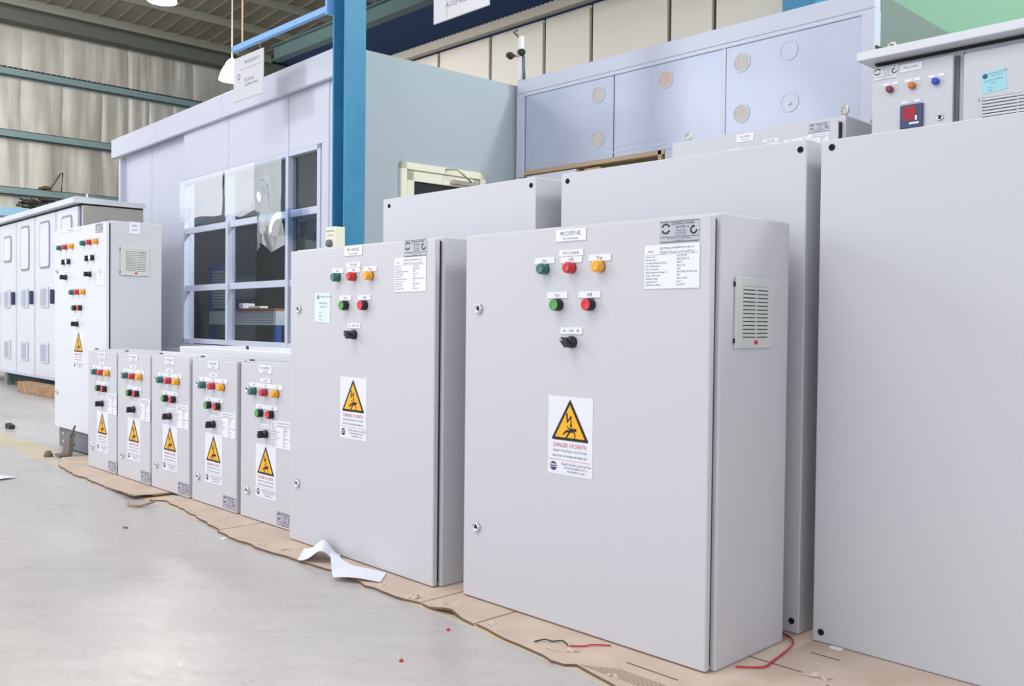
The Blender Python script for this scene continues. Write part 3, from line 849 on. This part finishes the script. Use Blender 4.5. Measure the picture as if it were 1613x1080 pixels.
# ------------------------------------------------------------------ front row: two large cabinets
YAWM = .0078
t = thing('control_cabinet', 'large pale grey control cabinet at the front right with side vent', 'cabinet', (-1.937, 1.687, 0), YAWM, 'motor control cabinets in the front row')
enclosure(t, .801, 1.0, .318)
def big_face(t, z=0.0, dx=0.0, l1='MCC-PSP1-B2', l2='PSF-1,2,3,4&6/E'):
    plate(t, .341 + dx, .441 + dx, z + .963, z + .993, [(l1, 0, .004, .0145, 'CENTER', .8), ('MCC PUMP PANEL', 0, -.0088, .0068, 'CENTER', .9)])
    plate(t, .353 + dx, .433 + dx, z + .926, z + .942, [(l2, 0, 0, .0105, 'CENTER', .8)], ink=INKS)
    plate(t, .3575 + dx, .4285 + dx, z + .909, z + .925, [('Off', 0, 0, .012)])
    plate(t, .268 + dx, .337 + dx, z + .910, z + .926, [('On', 0, 0, .012)])
    plate(t, .450 + dx, .520 + dx, z + .910, z + .926, [('Trip', 0, 0, .012)])
    lamps3(t, (.305 + dx, .395 + dx, .487 + dx), z + .897)
    plate(t, .313 + dx, .382 + dx, z + .822, z + .838, [('On', 0, 0, .012)])
    plate(t, .419 + dx, .489 + dx, z + .822, z + .838, [('Off', 0, 0, .012)])
    button(t, .353 + dx, z + .806, CG, 'green'); button(t, .458 + dx, z + .806, CR, 'red')
    plate(t, .360 + dx, .432 + dx, z + .733, z + .750, [('A', -.022, 0, .011), ('OFF', 0, 0, .009), ('M', .023, 0, .011)])
    selector(t, .400 + dx, z + .714, -.75)
    danger(t, .321 + dx, .469 + dx, z + .578)
big_face(t)
lock(t, .056, .798); lock(t, .056, .200)
nameplate(t, .660, .766, .943, .991); rating(t, .619, .769, .840, .939)
vent(t, (.8055, .078, .708), .156, .160, 13)

t = thing('control_cabinet', 'large pale grey control cabinet second from front with green paper card', 'cabinet', (-2.841, 1.670, 0), -.0063, 'motor control cabinets in the front row')
enclosure(t, .801, 1.0, .275)
big_face(t, .004, -.005, 'MCC-PSP2-B2', 'PSF-5,7&8/E')
lock(t, .058, .800); lock(t, .056, .202)
nameplate(t, .652, .758, .951, .999); rating(t, .606, .757, .848, .949)
c = plate(t, .160, .254, .755, .852, [('ELECTRICAL FACTORY', .012, .036, .008), ('INSPECTION', .005, .015, .008), ('Quality Passed', .006, .003, .007), ('No ............', 0, -.016, .008), ('Date ..........', 0, -.028, .008), ('Sign ..........', 0, -.039, .008)], 'inspection_card', GRNP, INKS, t=.0015, rot=.03)
c['label'] = 'pale green paper card'
b = MB(); b.arc(-.026, .036, .001, .0075, 180, 360, -.002); b.arc(-.026, .036, .006, .0075, 0, 180, -.002); b.build('card_badge', INKS, c)

# ------------------------------------------------------------------ five small cabinets
SX = [-4.942, -4.546, -4.150, -3.735, -3.312]
SL = ['leftmost of the five small grey cabinets, beside the tall cabinet', 'second from left of the five small grey cabinets on cardboard',
      'middle one of the five small grey cabinets on cardboard', 'fourth from left of the five small grey cabinets on cardboard',
      'rightmost of the five small grey cabinets, next to a large cabinet']
NAM = ['MCC-PSP7-B1', 'MCC-PSP6-B1', 'MCC-PSP5-B1', 'MCC-PSP4-B1', 'MCC-PSP3-B1']
SW = [.386, .388, .396, .400, .404]
for i, x in enumerate(SX):
    t = thing('control_cabinet', SL[i], 'cabinet', (x, 1.731, 0), -.005, 'small motor control cabinets')
    enclosure(t, SW[i], .598, .225)
    plate(t, .148, .242, .562, .592, [(NAM[i], 0, .004, .0145, 'CENTER', .8), ('PUMP PANEL', 0, -.0088, .0068)])
    plate(t, .160, .236, .527, .543, [('PSF-%d/E' % (9 - i), 0, 0, .0105)], ink=INKS)
    plate(t, .072, .322, .507, .523, [('On', -.086, 0, .011), ('Off', 0, 0, .011), ('Trip', .086, 0, .011)])
    lamps3(t, (.113, .197, .281), .491)
    lock(t, .061, .497); lock(t, .063, .107)
    plate(t, .124, .286, .428, .444, [('On', -.046, 0, .011), ('Off', .046, 0, .011)])
    button(t, .165, .412, CG, 'green'); button(t, .245, .412, CR, 'red')
    plate(t, .166, .242, .356, .372, [('A', -.022, 0, .011), ('OFF', 0, 0, .009), ('M', .023, 0, .011)])
    selector(t, .203, .336, 0.0 if i < 4 else -.15)
    rating(t, .240, .388, .292, .393)
    danger(t, .124, .276, .296)
    nameplate(t, .282, .392, .012, .061)
    MB().tube([(.02, .03, .603), (.02, .03, .606), (.05, .03, .606)], .003, 6).build('hinge_pin', SEAM, t)

# enclosure lying behind the small ones
t = thing('enclosure', 'plain white enclosure standing low behind the five small cabinets', 'cabinet', (-4.46, 2.0, 0))
MB().box(0, 1.40, 0, .33, 0, .628, .004, 2).build('body', POWW, t)
MB().box(.01, 1.39, -.001, .02, .57, .60, .004, 2).build('rim', POWW, t)
MB().cyl((.6, .05, .628), (.6, .05, .643), .006, 10).build('pin', SEAM, t)

# ------------------------------------------------------------------ enclosures showing their backs
def back_enclosure(label, x, y, yaw, w_, h_, holes):
    t = thing('enclosure', label, 'cabinet', (x, y, 0), yaw, 'enclosures turned back to front')
    b = MB(); b.box(0, w_, 0, .26, 0, h_, .003, 2)
    b.build('body', POWB, t)
    MB().box(.012, w_ - .012, .259, .27, .012, h_ - .012).build('door_gasket', SEAL, t)
    MB().box(.0, w_, .267, .285, .002, h_ - .002, .004, 2).build('door', POWB, t)
    for hx, hz in holes:
        MB().lathe([(0, 0), (.0078, 0), (.0078, .0015), (.0062, .0015), (.0062, .0010), (0, .0010)], Matrix.Translation((hx, 0, hz)) @ FR, 16, smooth=False).build('mounting_hole', HOLE, t)
    return t
back_enclosure('tall pale grey enclosure back with corner holes behind the second large cabinet', -2.805, 2.034, -.0069, .8, 1.212, ((.038, 1.185), (.779, 1.186), (.038, .028), (.779, .028)))
back_enclosure('tall pale grey enclosure back with corner holes right behind the front right cabinet', -1.934, 2.066, .0195, .803, 1.216, ((.026, 1.191), (.786, 1.191), (.026, .028), (.784, .03)))
back_enclosure('tall pale grey enclosure back cut off by the right edge', -1.089, 2.071, -.0084, .86, 1.203, ((.028, 1.184), (.022, .025), (.83, 1.18), (.83, .028)))

# ------------------------------------------------------------------ tall cabinet with plinth
t = thing('tall_cabinet', 'tall pale grey control cabinet on a dark plinth left of the small ones', 'cabinet', (-5.86, 1.860, 0))
Z0 = .115
p = thing('x', None, None); bpy.data.objects.remove(p)
pl = MB().box(.02, .79, .02, .29, 0, Z0 - .004, .002, 1).build('plinth', PLINTH, t)
for hx, hz, m in ((.09, .08, WHITE), (.09, .035, WHITE), (.27, .085, HOLE), (.27, .03, HOLE), (.19, .06, HOLE)):
    MB().lathe([(0, 0), (.008, 0), (.008, .002), (0, .002)], Matrix.Translation((hx, .02, hz)) @ FR, 10, smooth=False).build('plinth_hole', m, pl)
Hc = 1.165
MB().box(0, .815, .025, .30, Z0, Z0 + Hc + .006, .004, 2).build('body', POWB, t)
MB().box(.012, .80, .015, .03, Z0 + .012, Z0 + Hc - .01).build('door_gasket', SEAL, t)
MB().box(0, .808, 0, .018, Z0 + .002, Z0 + Hc, .0042, 3).build('door', POWW, t)
def quad(xs, z):
    lamps3(t, xs, z)
    for x_ in xs: plate(t, x_ - .035, x_ + .035, z + .017, z + .032, [('On' if x_ == xs[0] else 'Off' if x_ == xs[1] else 'Trip', 0, 0, .011)])
quad((.105, .205, .303), 1.172); quad((.490, .585, .680), 1.179); quad((.315, .400, .488), .909)
for xs, z in (((.165, .252), 1.087), ((.538, .624), 1.093), ((.350, .440), .820)):
    button(t, xs[0], z, CG if z < 1 else WHITE, 'green' if z < 1 else 'white'); button(t, xs[1], z, CR if z < 1 else WHITE, 'red' if z < 1 else 'white')
    for x_ in xs: plate(t, x_ - .035, x_ + .035, z + .017, z + .032, [('On', 0, 0, .011)])
for x_, z in ((.200, .998), (.583, 1.004), (.385, .729)):
    plate(t, x_ - .036, x_ + .036, z + .018, z + .034, [('A  OFF  M', 0, 0, .010)]); selector(t, x_, z, 0)
rating(t, .635, .785, .94, 1.03); nameplate(t, .66, .766, 1.225, 1.272)
plate(t, .11, .43, 1.258, 1.276, [('MCC-LIFT STATION 1-2-3', 0, 0, .011)])
lock(t, .05, 1.038); lock(t, .05, .324)
danger(t, .318, .484, .694)
vent(t, (.8155, .072, .878 + .118), .154, .158, 12)
n_ = plate(t, 0, .06, 0, .066, [('FAN', .0, .012, .016), ('220V', 0, -.012, .014)], 'fan_note', PAPER, INK)
n_.location = (.816, .148, 1.254); n_.rotation_euler = (0, 0, PI / 2)

# ------------------------------------------------------------------ cabinets at the back right
def eye(t, x, y, z, m=ZINC):
    b = MB()
    b.tube([(x + .017 * math.cos(a * PI / 8) * 1.0, y, z + .03 + .020 * math.sin(a * PI / 8)) for a in range(-3, 12)], .0055, 8)
    b.lathe([(0, 0), (.014, 0), (.012, .012), (0, .012)], Matrix.Translation((x, y, z)), 12)
    b.build('lifting_eye', m, t)
t = thing('floor_cabinet', 'wide pale cabinet with lifting eyes standing between the enclosures and lavender container', 'cabinet', (-2.925, 3.95, 0))
MB().box(0, .955, .02, .40, 0, 1.712, .004, 2).build('body', POWB, t)
MB().box(.02, .93, .0, .02, .05, 1.69, .004, 2).build('door', POWB, t)
MB().box(.928, .938, .004, .02, .05, 1.68).build('door_gasket', SEAL, t)
eye(t, .075, .06, 1.712); eye(t, .928, .06, 1.712); eye(t, .928, .36, 1.712); eye(t, .075, .36, 1.712)
plate(t, .403, .497, 1.657, 1.695, [('MCC-PSP8-B3', 0, .005, .013, 'CENTER', .8), ('MAIN PANEL', 0, -.009, .007)])
plate(t, .55, .63, 1.635, 1.651, [('PSF-10/E', 0, 0, .011)])
for k, xx in enumerate((.27, .36, .57, .66, .73)):
    plate(t, xx, xx + .07, 1.612 + .002 * k, 1.628 + .002 * k, [(('On', 'Off', 'On', 'Off', 'Trip')[k], 0, 0, .011)])
nameplate(t, .785, .888, 1.648, 1.690); rating(t, .783, .886, 1.56, 1.643)
for k, (m_, c_) in enumerate(((LG, 'green'), (LR, 'red'), (LY, 'amber'))):
    lamp(t, .605 + .08 * k, 1.592, m_, c_)

t = thing('canopy_cabinet', 'floor cabinet with rain canopy, blue lamp and red display at the upper right', 'cabinet', (-1.845, 3.95, 0))
MB().box(0, 1.6, .03, .6, 0, 1.904, .004, 2).build('body', POWB, t)
MB().box(-.035, 1.65, -.075, .63, 1.912, 1.950, .003, 1).build('canopy', POWW, t)
MB().box(.01, 1.6, .01, .6, 1.903, 1.913).build('canopy_gap', SEAL, t)
MB().box(.004, .345, 0, .02, .06, 1.886, .004, 2).build('door', POWB, t)
MB().box(.349, .360, .020, .031, .06, 1.88).build('door_gasket', PLINTH, t)
MB().box(.376, .380, .025, .0305, .02, 1.89).build('bay_joint', SEAM, t)
MB().box(.385, 1.58, .0, .03, .06, 1.878, .004, 2).build('door', POWB, t)
eye(t, .065, .05, 1.95); eye(t, 1.5, .05, 1.95)
np_ = nameplate(t, .010, .114, 1.832, 1.890, STICK)
plate(t, .126, .220, 1.848, 1.880, [('MCC-P01', 0, 0, .016)])
for x_, m_, c_ in ((.085, LM, 'dark red'), (.180, LO, 'orange'), (.278, LB, 'blue')):
    lamp(t, x_, 1.784, m_, c_); plate(t, x_ - .033, x_ + .033, 1.802, 1.815, [(c_[:0] + 'ON', 0, 0, .009)])
plate(t, .135, .215, 1.712, 1.724, [('METER', 0, 0, .009)])
mt = MB().box(-.048, .048, -.012, 0, -.050, .050, .003, 1).build('power_meter', METER, t, (.18, 0, 1.655))
MB().box(-.034, .022, -.0135, -.011, -.018, .042).build('display', DISP, mt)
b = MB(); b.box(.018, .026, -.0145, -.012, -.02, .0); b.box(-.006, .034, -.0145, -.012, -.035, -.027); b.build('meter_keys', WHITE, mt)
lock(t, .296, 1.634)
c = plate(t, .455, .550, 1.703, 1.788, [('ELECTRICAL & MODERN', .015, .032, .007), ('FACTORY CO.', .015, .022, .007), ('QUALITY CONTROL', 0, .006, .008), ('Passed', 0, -.006, .008), ('No ......', -.01, -.02, .008), ('Date .....', -.01, -.032, .008)], 'inspection_card', CYANP, INK, t=.0015, rot=-.1)
c['label'] = 'pale cyan paper card'
b = MB(); b.arc(-.030, .027, .001, .010, 0, 360, -.002); b.build('card_badge', METER, c)
vent(t, (.452, 0, 1.555), .28, .14, 9, 0.0, False, POWB, .012, .012, .012)

# ------------------------------------------------------------------ far switchboard row on the left
t = thing('switchboard', 'long row of white switchgear bays under one canopy at the far left', 'switchboard', (-9.10, 3.10, FZ), -.03)
L_ = 4.3
bays = [.0, -.705, -1.432, -2.14, -2.845, -3.55, -4.25]
MB().box(-L_, .0, .03, .60, .15, 1.84, .003, 1).build('body', POWW, t)
MB().box(-.012, .004, .04, .60, .2, 1.84).build('end_panel', ENDP, t)
b = MB(); b.prism([(-.06, 1.855), (.60, 1.855), (.62, 1.872), (.60, 1.90), (-.04, 1.915), (-.06, 1.90)], -L_, .03, Matrix.Rotation(PI / 2, 4, 'Z') @ Matrix.Scale(-1, 4, (0, 1, 0)))
b.build('canopy', POWW, t)
MB().box(-L_, .0, .02, .6, 1.835, 1.868).build('canopy_gap', SEAL, t)
MB().box(-2.62, .0, .05, .58, .05, .15).build('plinth', SEAL, t)
MB().box(-2.72, -2.60, .02, .1, 0, .15).build('foot', CONTS, t)
MB().box(-L_, 0, .0, .05, .145, .17).build('sill', CONTT, t)
WIN = mat('frosted_window', (226, 226, 234), .2)
FRM = mat('grey_window_gasket', (146, 148, 170), .5)
MESH = mat('pale_vent_mesh', (182, 184, 200), .5)
DSEAM = mat('violet_grey_seam', (104, 102, 132), .7)
MB().box(-L_ + .01, -.01, .024, .031, .18, 1.83).build('door_gasket', DSEAM, t)
HOOD = mat('vent_hood_white', (214, 216, 226), .4)
def rrect(x0, x1, z0, z1, r):
    pts = []
    for cx, cz, a0 in ((x1 - r, z1 - r, 0), (x0 + r, z1 - r, 90), (x0 + r, z0 + r, 180), (x1 - r, z0 + r, 270)):
        for j in range(4):
            a = math.radians(a0 + 30 * j); pts.append((cx + r * math.cos(a), cz + r * math.sin(a)))
    return pts
for k, (xr, xl) in enumerate(zip(bays, bays[1:])):
    d = MB().box(xl + .018, xr - .012 - (.03 if k == 0 else 0), 0, .03, .17, 1.832, .003, 1).build('door', POWW, t)
    wa, wb = xl + .195, xr - .185
    z0w, z1w = (1.28, 1.765) if k < 3 else (1.40, 1.70)
    MB().prism(rrect(wa, wb, z0w, z1w, .05), -.006, .002).build('window_gasket', FRM, d)
    MB().prism(rrect(wa + .022, wb - .022, z0w + .022, z1w - .022, .035), -.009, .0).build('window_pane', WIN, d)
    for z in (.88, .31):
        MB().box(xl + .25, xr - .22, -.014, .0, z, z + .21, .004, 1).build('vent_hood', HOOD, d)
        MB().box(xl + .265, xr - .275, -.017, -.013, z + .02, z + .19).build('vent_mesh', MESH, d)
    MB().box(xr - .062, xr - .036, -.04, .0, .915, 1.06, .008, 1).build('handle', METER, d)
for yy_ in (.10, .52):
    eye(t, -.08, yy_, 1.905, CREAM)
t = tag(MB().box(-10.55, -9.3, 2.98, 3.1, FZ, .10, .006, 1).build('timber_baulk', WOOD), 'rough brown timber baulk on the floor before the far switchboard', 'timber')
t.rotation_euler = (0, 0, 0)

# things along the left wall
tag(MB().box(-15.9, -15.6, -2, 6.6, 2.32, 2.46, .01, 1).build('crane_beam', mat('pale_blue_steel', (140, 184, 212), .5)), 'pale blue steel beam before the foil wall beyond the switchboard', 'beam')
def clump(seed, r, n):
    rnd = random.Random(seed); b = MB()
    for _ in range(n):
        a = rnd.random() * 6.28; p = [Vector((rnd.gauss(0, r), rnd.gauss(0, r), abs(rnd.gauss(0, r * .5)) + .02)) for _ in range(4)]
        b.tube(p, .02, 5)
    return b
o = clump(4, .14, 16).build('cable_tangle', FOLIAGE, None, (-15.75, 4.75, 2.46)); tag(o, 'dark tangle of cable lying on the pale blue beam', 'cable')
tag(MB().cyl((-15.75, 5.22, 2.46), (-15.75, 5.22, 2.72), .07, 10, .02).build('marker_cone', FOLIAGE), 'small dark cone standing on the pale blue beam', 'cone')
tag(MB().box(-15.9, -15.6, 5.35, 6.5, 2.46, 2.66, .01, 1).build('carton', PAPER), 'long cream carton on the pale blue beam by the dark cone', 'box')
o = clump(9, .05, 6).build('rag', mat('brown_rag', (120, 92, 66), .9), None, (-17.9, 5.55, 3.08)); tag(o, 'small brown rag caught on the lower wall girt', 'rag')
tag(MB().tube([(-17.9, 5.6, 3.08), (-17.9, 5.78, 3.40), (-17.9, 5.82, 3.42), (-17.9, 5.80, 3.08)], .012, 6).build('bent_wire', SEAM), 'bent wire sticking up from the lower wall girt', 'wire')

# high-bay lamps
def highbay(label, loc, power):
    t = thing('pendant_lamp', label, 'lamp', loc)
    MB().lathe([(.03, .27), (.06, .24), (.13, .12), (.17, 0), (.155, 0), (.115, .12), (.05, .23)], None, 20).build('shade', LAMPW, t)
    MB().lathe([(0, .02), (.09, .03), (.08, .12), (0, .16)], None, 16).build('bulb', LAMPW, t)
    MB().cyl((0, 0, .25), (0, 0, roof_z(loc[0]) - loc[2]), .012, 8).build('stem', ZINC, t)
    d_ = bpy.data.lights.new('lamp_light', 'POINT'); d_.energy = power; d_.shadow_soft_size = .2; d_.color = (1, .97, .92)
    l = bpy.data.objects.new('lamp_light', d_); COL.objects.link(l); l.parent = t; l.location = (0, 0, -.1)
highbay('lit white high bay lamp hanging behind the glossy hanging sign', (-11.24, 5.735, 3.88), 60)
highbay('glaring high bay lamp under the roof at the top left edge', (-10.9, 4.66, 4.55), 120)

# ------------------------------------------------------------------ cardboard on the floor
XYZ = Matrix(((1, 0, 0, 0), (0, 0, 1, 0), (0, 1, 0, 0), (0, 0, 0, 1)))
def sheet(label, front, x0, x1, back, z0=FZ + .0005, th=.0075, lift=None):
    """front: list of (x,y) points of the torn front edge, left to right"""
    pts = []
    for (ax, ay), (bx, by) in zip(front, front[1:]):
        n = max(2, int(abs(bx - ax) / .035))
        for i in range(n):
            u = i / n
            pts.append((ax + (bx - ax) * u, ay + (by - ay) * u + (random.random() - .5) * .012))
    pts.append(front[-1])
    b = MB()
    rows = []
    for X, Y in pts:
        zz = 0
        if lift:
            zz = lift(X, Y)
        rows.append([b.bm.verts.new((X, Y, z0 + zz)), b.bm.verts.new((X, Y, z0 + th + zz)), b.bm.verts.new((X, Y + .05, z0 + th + zz * .55)), b.bm.verts.new((X, Y + .10, z0 + th)), b.bm.verts.new((X, back, z0 + th)), b.bm.verts.new((X, back, z0))])
    for a, c in zip(rows, rows[1:]):
        for j in range(5):
            b.bm.faces.new([a[j], a[j + 1], c[j + 1], c[j]])
    b.bm.faces.new(rows[0]); b.bm.faces.new(rows[-1][::-1])
    o = b.build('cardboard_sheet', CARD)
    tag(o, label, 'cardboard', 'cardboard under the cabinets')
    e = MB()
    for a, c in zip(pts, pts[1:]):
        za = z0 + (lift(*a) if lift else 0); zc = z0 + (lift(*c) if lift else 0)
        v = [e.bm.verts.new(q) for q in ((a[0], a[1] - .0012, za + .0005), (c[0], c[1] - .0012, zc + .0005), (c[0], c[1] - .0012, zc + th - .001), (a[0], a[1] - .0012, za + th - .001))]
        e.bm.faces.new(v)
    e.build('corrugated_edge', CARDE, o)
    return o
def flap(parent, x, y, s, seed):
    rnd = random.Random(seed); b = MB()
    a0 = rnd.random() * 6.28
    for k in range(3):
        a = a0 + k * 1.7 + rnd.random()
        L = s * (.5 + .5 * rnd.random()); wd = s * (.18 + .16 * rnd.random()); prev = None
        cx, cy = x + rnd.gauss(0, s * .2), y + rnd.gauss(0, s * .12)
        for i in range(6):
            u = i / 5
            px_, py_ = cx + math.cos(a + u * .8) * L * (u - .5), cy + math.sin(a + u * .8) * L * (u - .5) * .7
            hz = s * (.02 + .16 * math.sin(u * PI) * (k + .5) / 2)
            ww = wd * (1 - .6 * u) * (.8 + .4 * rnd.random())
            c = [b.bm.verts.new((px_ - math.sin(a) * ww, py_ + math.cos(a) * ww, hz * .3 - .001)), b.bm.verts.new((px_, py_, hz - .001)), b.bm.verts.new((px_ + math.sin(a) * ww, py_ - math.cos(a) * ww, hz * .2 - .001))]
            if prev:
                b.bm.faces.new([prev[0], prev[1], c[1], c[0]]); b.bm.faces.new([prev[1], prev[2], c[2], c[1]])
            prev = c
    o = b.build('torn_flap', CARD, parent)
sA = sheet('brown cardboard sheet under the two leftmost small cabinets, right corner curled up', [(-5.35, 1.74), (-5.08, 1.632), (-4.69, 1.585), (-4.62, 1.60), (-4.4, 1.585), (-4.18, 1.575), (-3.99, 1.56), (-3.93, 1.56)], 0, 0, 1.96, lift=lambda X, Y: max(0, (X + 4.25)) * .05 if Y < 1.7 else 0)
sB = sheet('brown cardboard sheet under the middle small cabinets', [(-3.86, 1.60), (-3.80, 1.642), (-3.58, 1.628), (-3.3, 1.585), (-3.14, 1.563)], 0, 0, 2.3)
sC = sheet('brown cardboard sheet under the second large cabinet', [(-3.132, 1.545), (-2.94, 1.535), (-2.72, 1.54), (-2.56, 1.555), (-2.35, 1.56), (-2.2, 1.548), (-2.06, 1.54), (-1.965, 1.56)], 0, 0, 2.4)
sD = sheet('narrow brown cardboard strip between the two large cabinets', [(-1.957, 1.56), (-1.88, 1.552), (-1.835, 1.568), (-1.735, 1.548)], 0, 0, 2.4, lift=lambda X, Y: .012 * math.exp(-((X + 1.85) / .04) ** 2))
sE = sheet('large brown cardboard sheet under the front right cabinet', [(-1.727, 1.558), (-1.6, 1.538), (-1.5, 1.53), (-1.39, 1.51), (-1.37, 1.538), (-1.3, 1.52), (-1.2, 1.50), (-.9, 1.48), (-.4, 1.46), (.2, 1.45)], 0, 0, 2.5)
for par, x_, y_, s_, sd in ((sD, -1.90, 1.585, .05, 1), (sD, -1.845, 1.60, .06, 2), (sE, -1.44, 1.585, .045, 3), (sE, -1.47, 1.56, .03, 4), (sC, -2.02, 1.575, .05, 5), (sC, -2.16, 1.578, .03, 6), (sC, -2.72, 1.575, .045, 7), (sC, -2.83, 1.56, .035, 8),
                            (sE, -1.27, 1.54, .03, 9), (sE, -1.20, 1.60, .025, 10), (sE, -.98, 1.86, .05, 11), (sE, -1.0, 1.93, .02, 12), (sE, -1.70, 1.575, .03, 13), (sE, -.93, 1.80, .03, 14)):
    flap(par, x_, y_, s_, sd)
b = MB()
for k in range(7):
    b.box(-1.36 + k * .012, -1.12 + k * .014, 1.535 + k * .007, 1.5362 + k * .007, -.0012, -.0004)
b.build('exposed_fluting', CARDE, sE)['kind'] = 'stuff'
b = MB()
for x0, x1, y_ in ((-1.15, -.95, 1.86), (-.93, -.80, 1.83), (-1.05, -.98, 1.99), (-1.2, -1.14, 1.79), (-1.30, -1.16, 1.62)):
    b.box(x0, x1, y_, y_ + .004, -.0014, -.0002, 0, 1, None)
b.build('surface_tears', CARDE, sE)['kind'] = 'stuff'

# papers, wires and scraps
def sheet_paper(label, corners, fn, n=14):
    b = MB(); G = []
    c = [Vector(q) for q in corners]
    for i in range(n + 1):
        r = []
        for j in range(n + 1):
            u, v = i / n, j / n
            p = (c[0] * (1 - u) + c[1] * u) * (1 - v) + (c[3] * (1 - u) + c[2] * u) * v
            p.z += fn(u, v); r.append(b.bm.verts.new(p))
        G.append(r)
    for i in range(n):
        for j in range(n):
            f = b.bm.faces.new([G[i][j], G[i + 1][j], G[i + 1][j + 1], G[i][j + 1]]); f.smooth = True
    return tag(b.build('paper_sheet', PAPER), label, 'paper')
sheet_paper('folded white paper humped against the second large cabinet', [(-2.56, 1.535, 0), (-2.41, 1.60, 0), (-2.50, 1.655, 0), (-2.68, 1.632, 0)], lambda u, v: .040 * math.exp(-((u - .55) / .26) ** 2) + .002 + .006 * u * v)
sheet_paper('flat white paper with a bent corner before the second large cabinet', [(-2.31, 1.505, 0), (-2.185, 1.585, 0), (-2.255, 1.658, 0), (-2.45, 1.585, 0)], lambda u, v: .005 + .030 * max(0, 1 - (u * 1.4 + (1 - v) * .9) / .55) + .01 * max(0, v - .75) * max(0, .4 - u) * 6 + .004 * math.sin(u * 4))
sheet_paper('white paper lying on the floor at the left edge', [(-5.1, 1.15, FZ), (-4.80, 1.28, FZ), (-4.82, 1.36, FZ), (-5.12, 1.26, FZ)], lambda u, v: .002 + .006 * u)
def wire(label, pts, r, m, name='wire', cat='wire'):
    P = [Vector(p) for p in pts]; out = []
    for i in range(len(P) - 1):
        p0, p1, p2, p3 = P[max(i - 1, 0)], P[i], P[i + 1], P[min(i + 2, len(P) - 1)]
        for k in range(6):
            s = k / 6
            out.append(.5 * ((2 * p1) + (p2 - p0) * s + (2 * p0 - 5 * p1 + 4 * p2 - p3) * s * s + (3 * p1 - p0 - 3 * p2 + p3) * s ** 3))
    out.append(P[-1])
    return tag(MB().tube(out, r, 8).build(name, m), label, cat)
wire('red wire curling out from behind the front right cabinet', [(-1.30, 2.05, .003), (-1.20, 2.06, .003), (-1.14, 2.045, .004), (-1.10, 2.0, .006), (-1.085, 1.93, .004), (-1.075, 1.86, .003), (-1.07, 1.825, .003), (-1.085, 1.80, .003), (-1.115, 1.775, .003)], .0022, RED)
t = wire('short red wire with bare dark ends on the cardboard', [(-1.455, 1.60, .002), (-1.43, 1.625, .002), (-1.42, 1.645, .003), (-1.39, 1.675, .002)], .0018, RED)
wire('twisted dark grey cord scrap on the cardboard before the front right cabinet', [(-1.53, 1.560, .002), (-1.52, 1.585, .004), (-1.50, 1.592, .003), (-1.485, 1.61, .004), (-1.46, 1.60, .003)], .0018, SEAM, 'cord', 'cord')
for x_, y_, lb in ((-1.663, 1.266, 'tiny red plastic scrap on bare floor nearest the camera'), (-1.753, 1.480, 'tiny red plastic scrap on the floor close to the cardboard edge')):
    tag(MB().lathe([(0, 0), (.005, 0), (.004, .005), (0, .006)], Matrix.Translation((x_, y_, FZ)), 8).build('plastic_scrap', REDB), lb, 'scrap')
t = thing('rubber_foot', 'small black rubber foot lying on the floor at the far left', 'rubber foot', (-7.03, 1.94, FZ + .001))
MB().box(-.05, -.01, -.02, .02, 0, .035, .006, 2).build('block', BLKP, t); MB().box(.0, .05, -.02, .02, 0, .03, .006, 2).build('block', BLKP, t); MB().box(-.02, .02, -.012, .012, .005, .02).build('bridge', BLKP, t)
t = thing('hand_scoop', 'dusty grey scoop with upright thin handle before the tall cabinet plinth', 'scoop', (-5.40, 1.775, FZ + .008))
b = MB(); b.prism([(-.045, 0), (.055, 0), (.05, .03), (.012, .105), (-.012, .105), (-.04, .045)], -.012, .012, Matrix.Rotation(-.25, 4, 'X')); b.build('scoop_body', DUST, t)
MB().box(-.04, .05, -.05, -.01, 0, .012, .003, 1).build('scoop_lip', DUST, t)
MB().tube([(.0, .022, .10), (.012, .03, .13), (.03, .036, .165)], .006, 8).build('handle', DUST, t)
tag(MB().lathe([(0, 0), (.022, 0), (.024, .014), (.012, .034), (0, .036)], Matrix.Translation((-5.46, 1.70, FZ)), 10).build('dust_lump', DUST), 'small grey lump at the cardboard end by the scoop', 'scrap')
wire('curled brown cardboard scrap on the floor below the middle small cabinet', [(-3.84, 1.505, FZ + .006), (-3.80, 1.50, FZ + .004), (-3.755, 1.53, FZ + .008), (-3.745, 1.575, FZ + .02)], .006, SCRAP, 'cardboard_scrap', 'scrap')
for x_, y_, lb in ((-3.42, 1.33, 'small grey paper crumb alone on the floor before the fourth small cabinet'), (-3.02, 1.517, 'small white paper crumb beside the cardboard before the rightmost small cabinet')):
    tag(MB().box(x_ - .012, x_ + .012, y_ - .006, y_ + .006, FZ, FZ + .004, .001, 1).build('paper_crumb', PAPER if 'white' in lb else DUST), lb, 'scrap')
tag(MB().box(-1.035, -1.005, 2.050, 2.062, -.0012, .004, .001, 1).build('cable_tie_scrap', STICK), 'white plastic offcut at the foot of the rightmost enclosure', 'scrap')
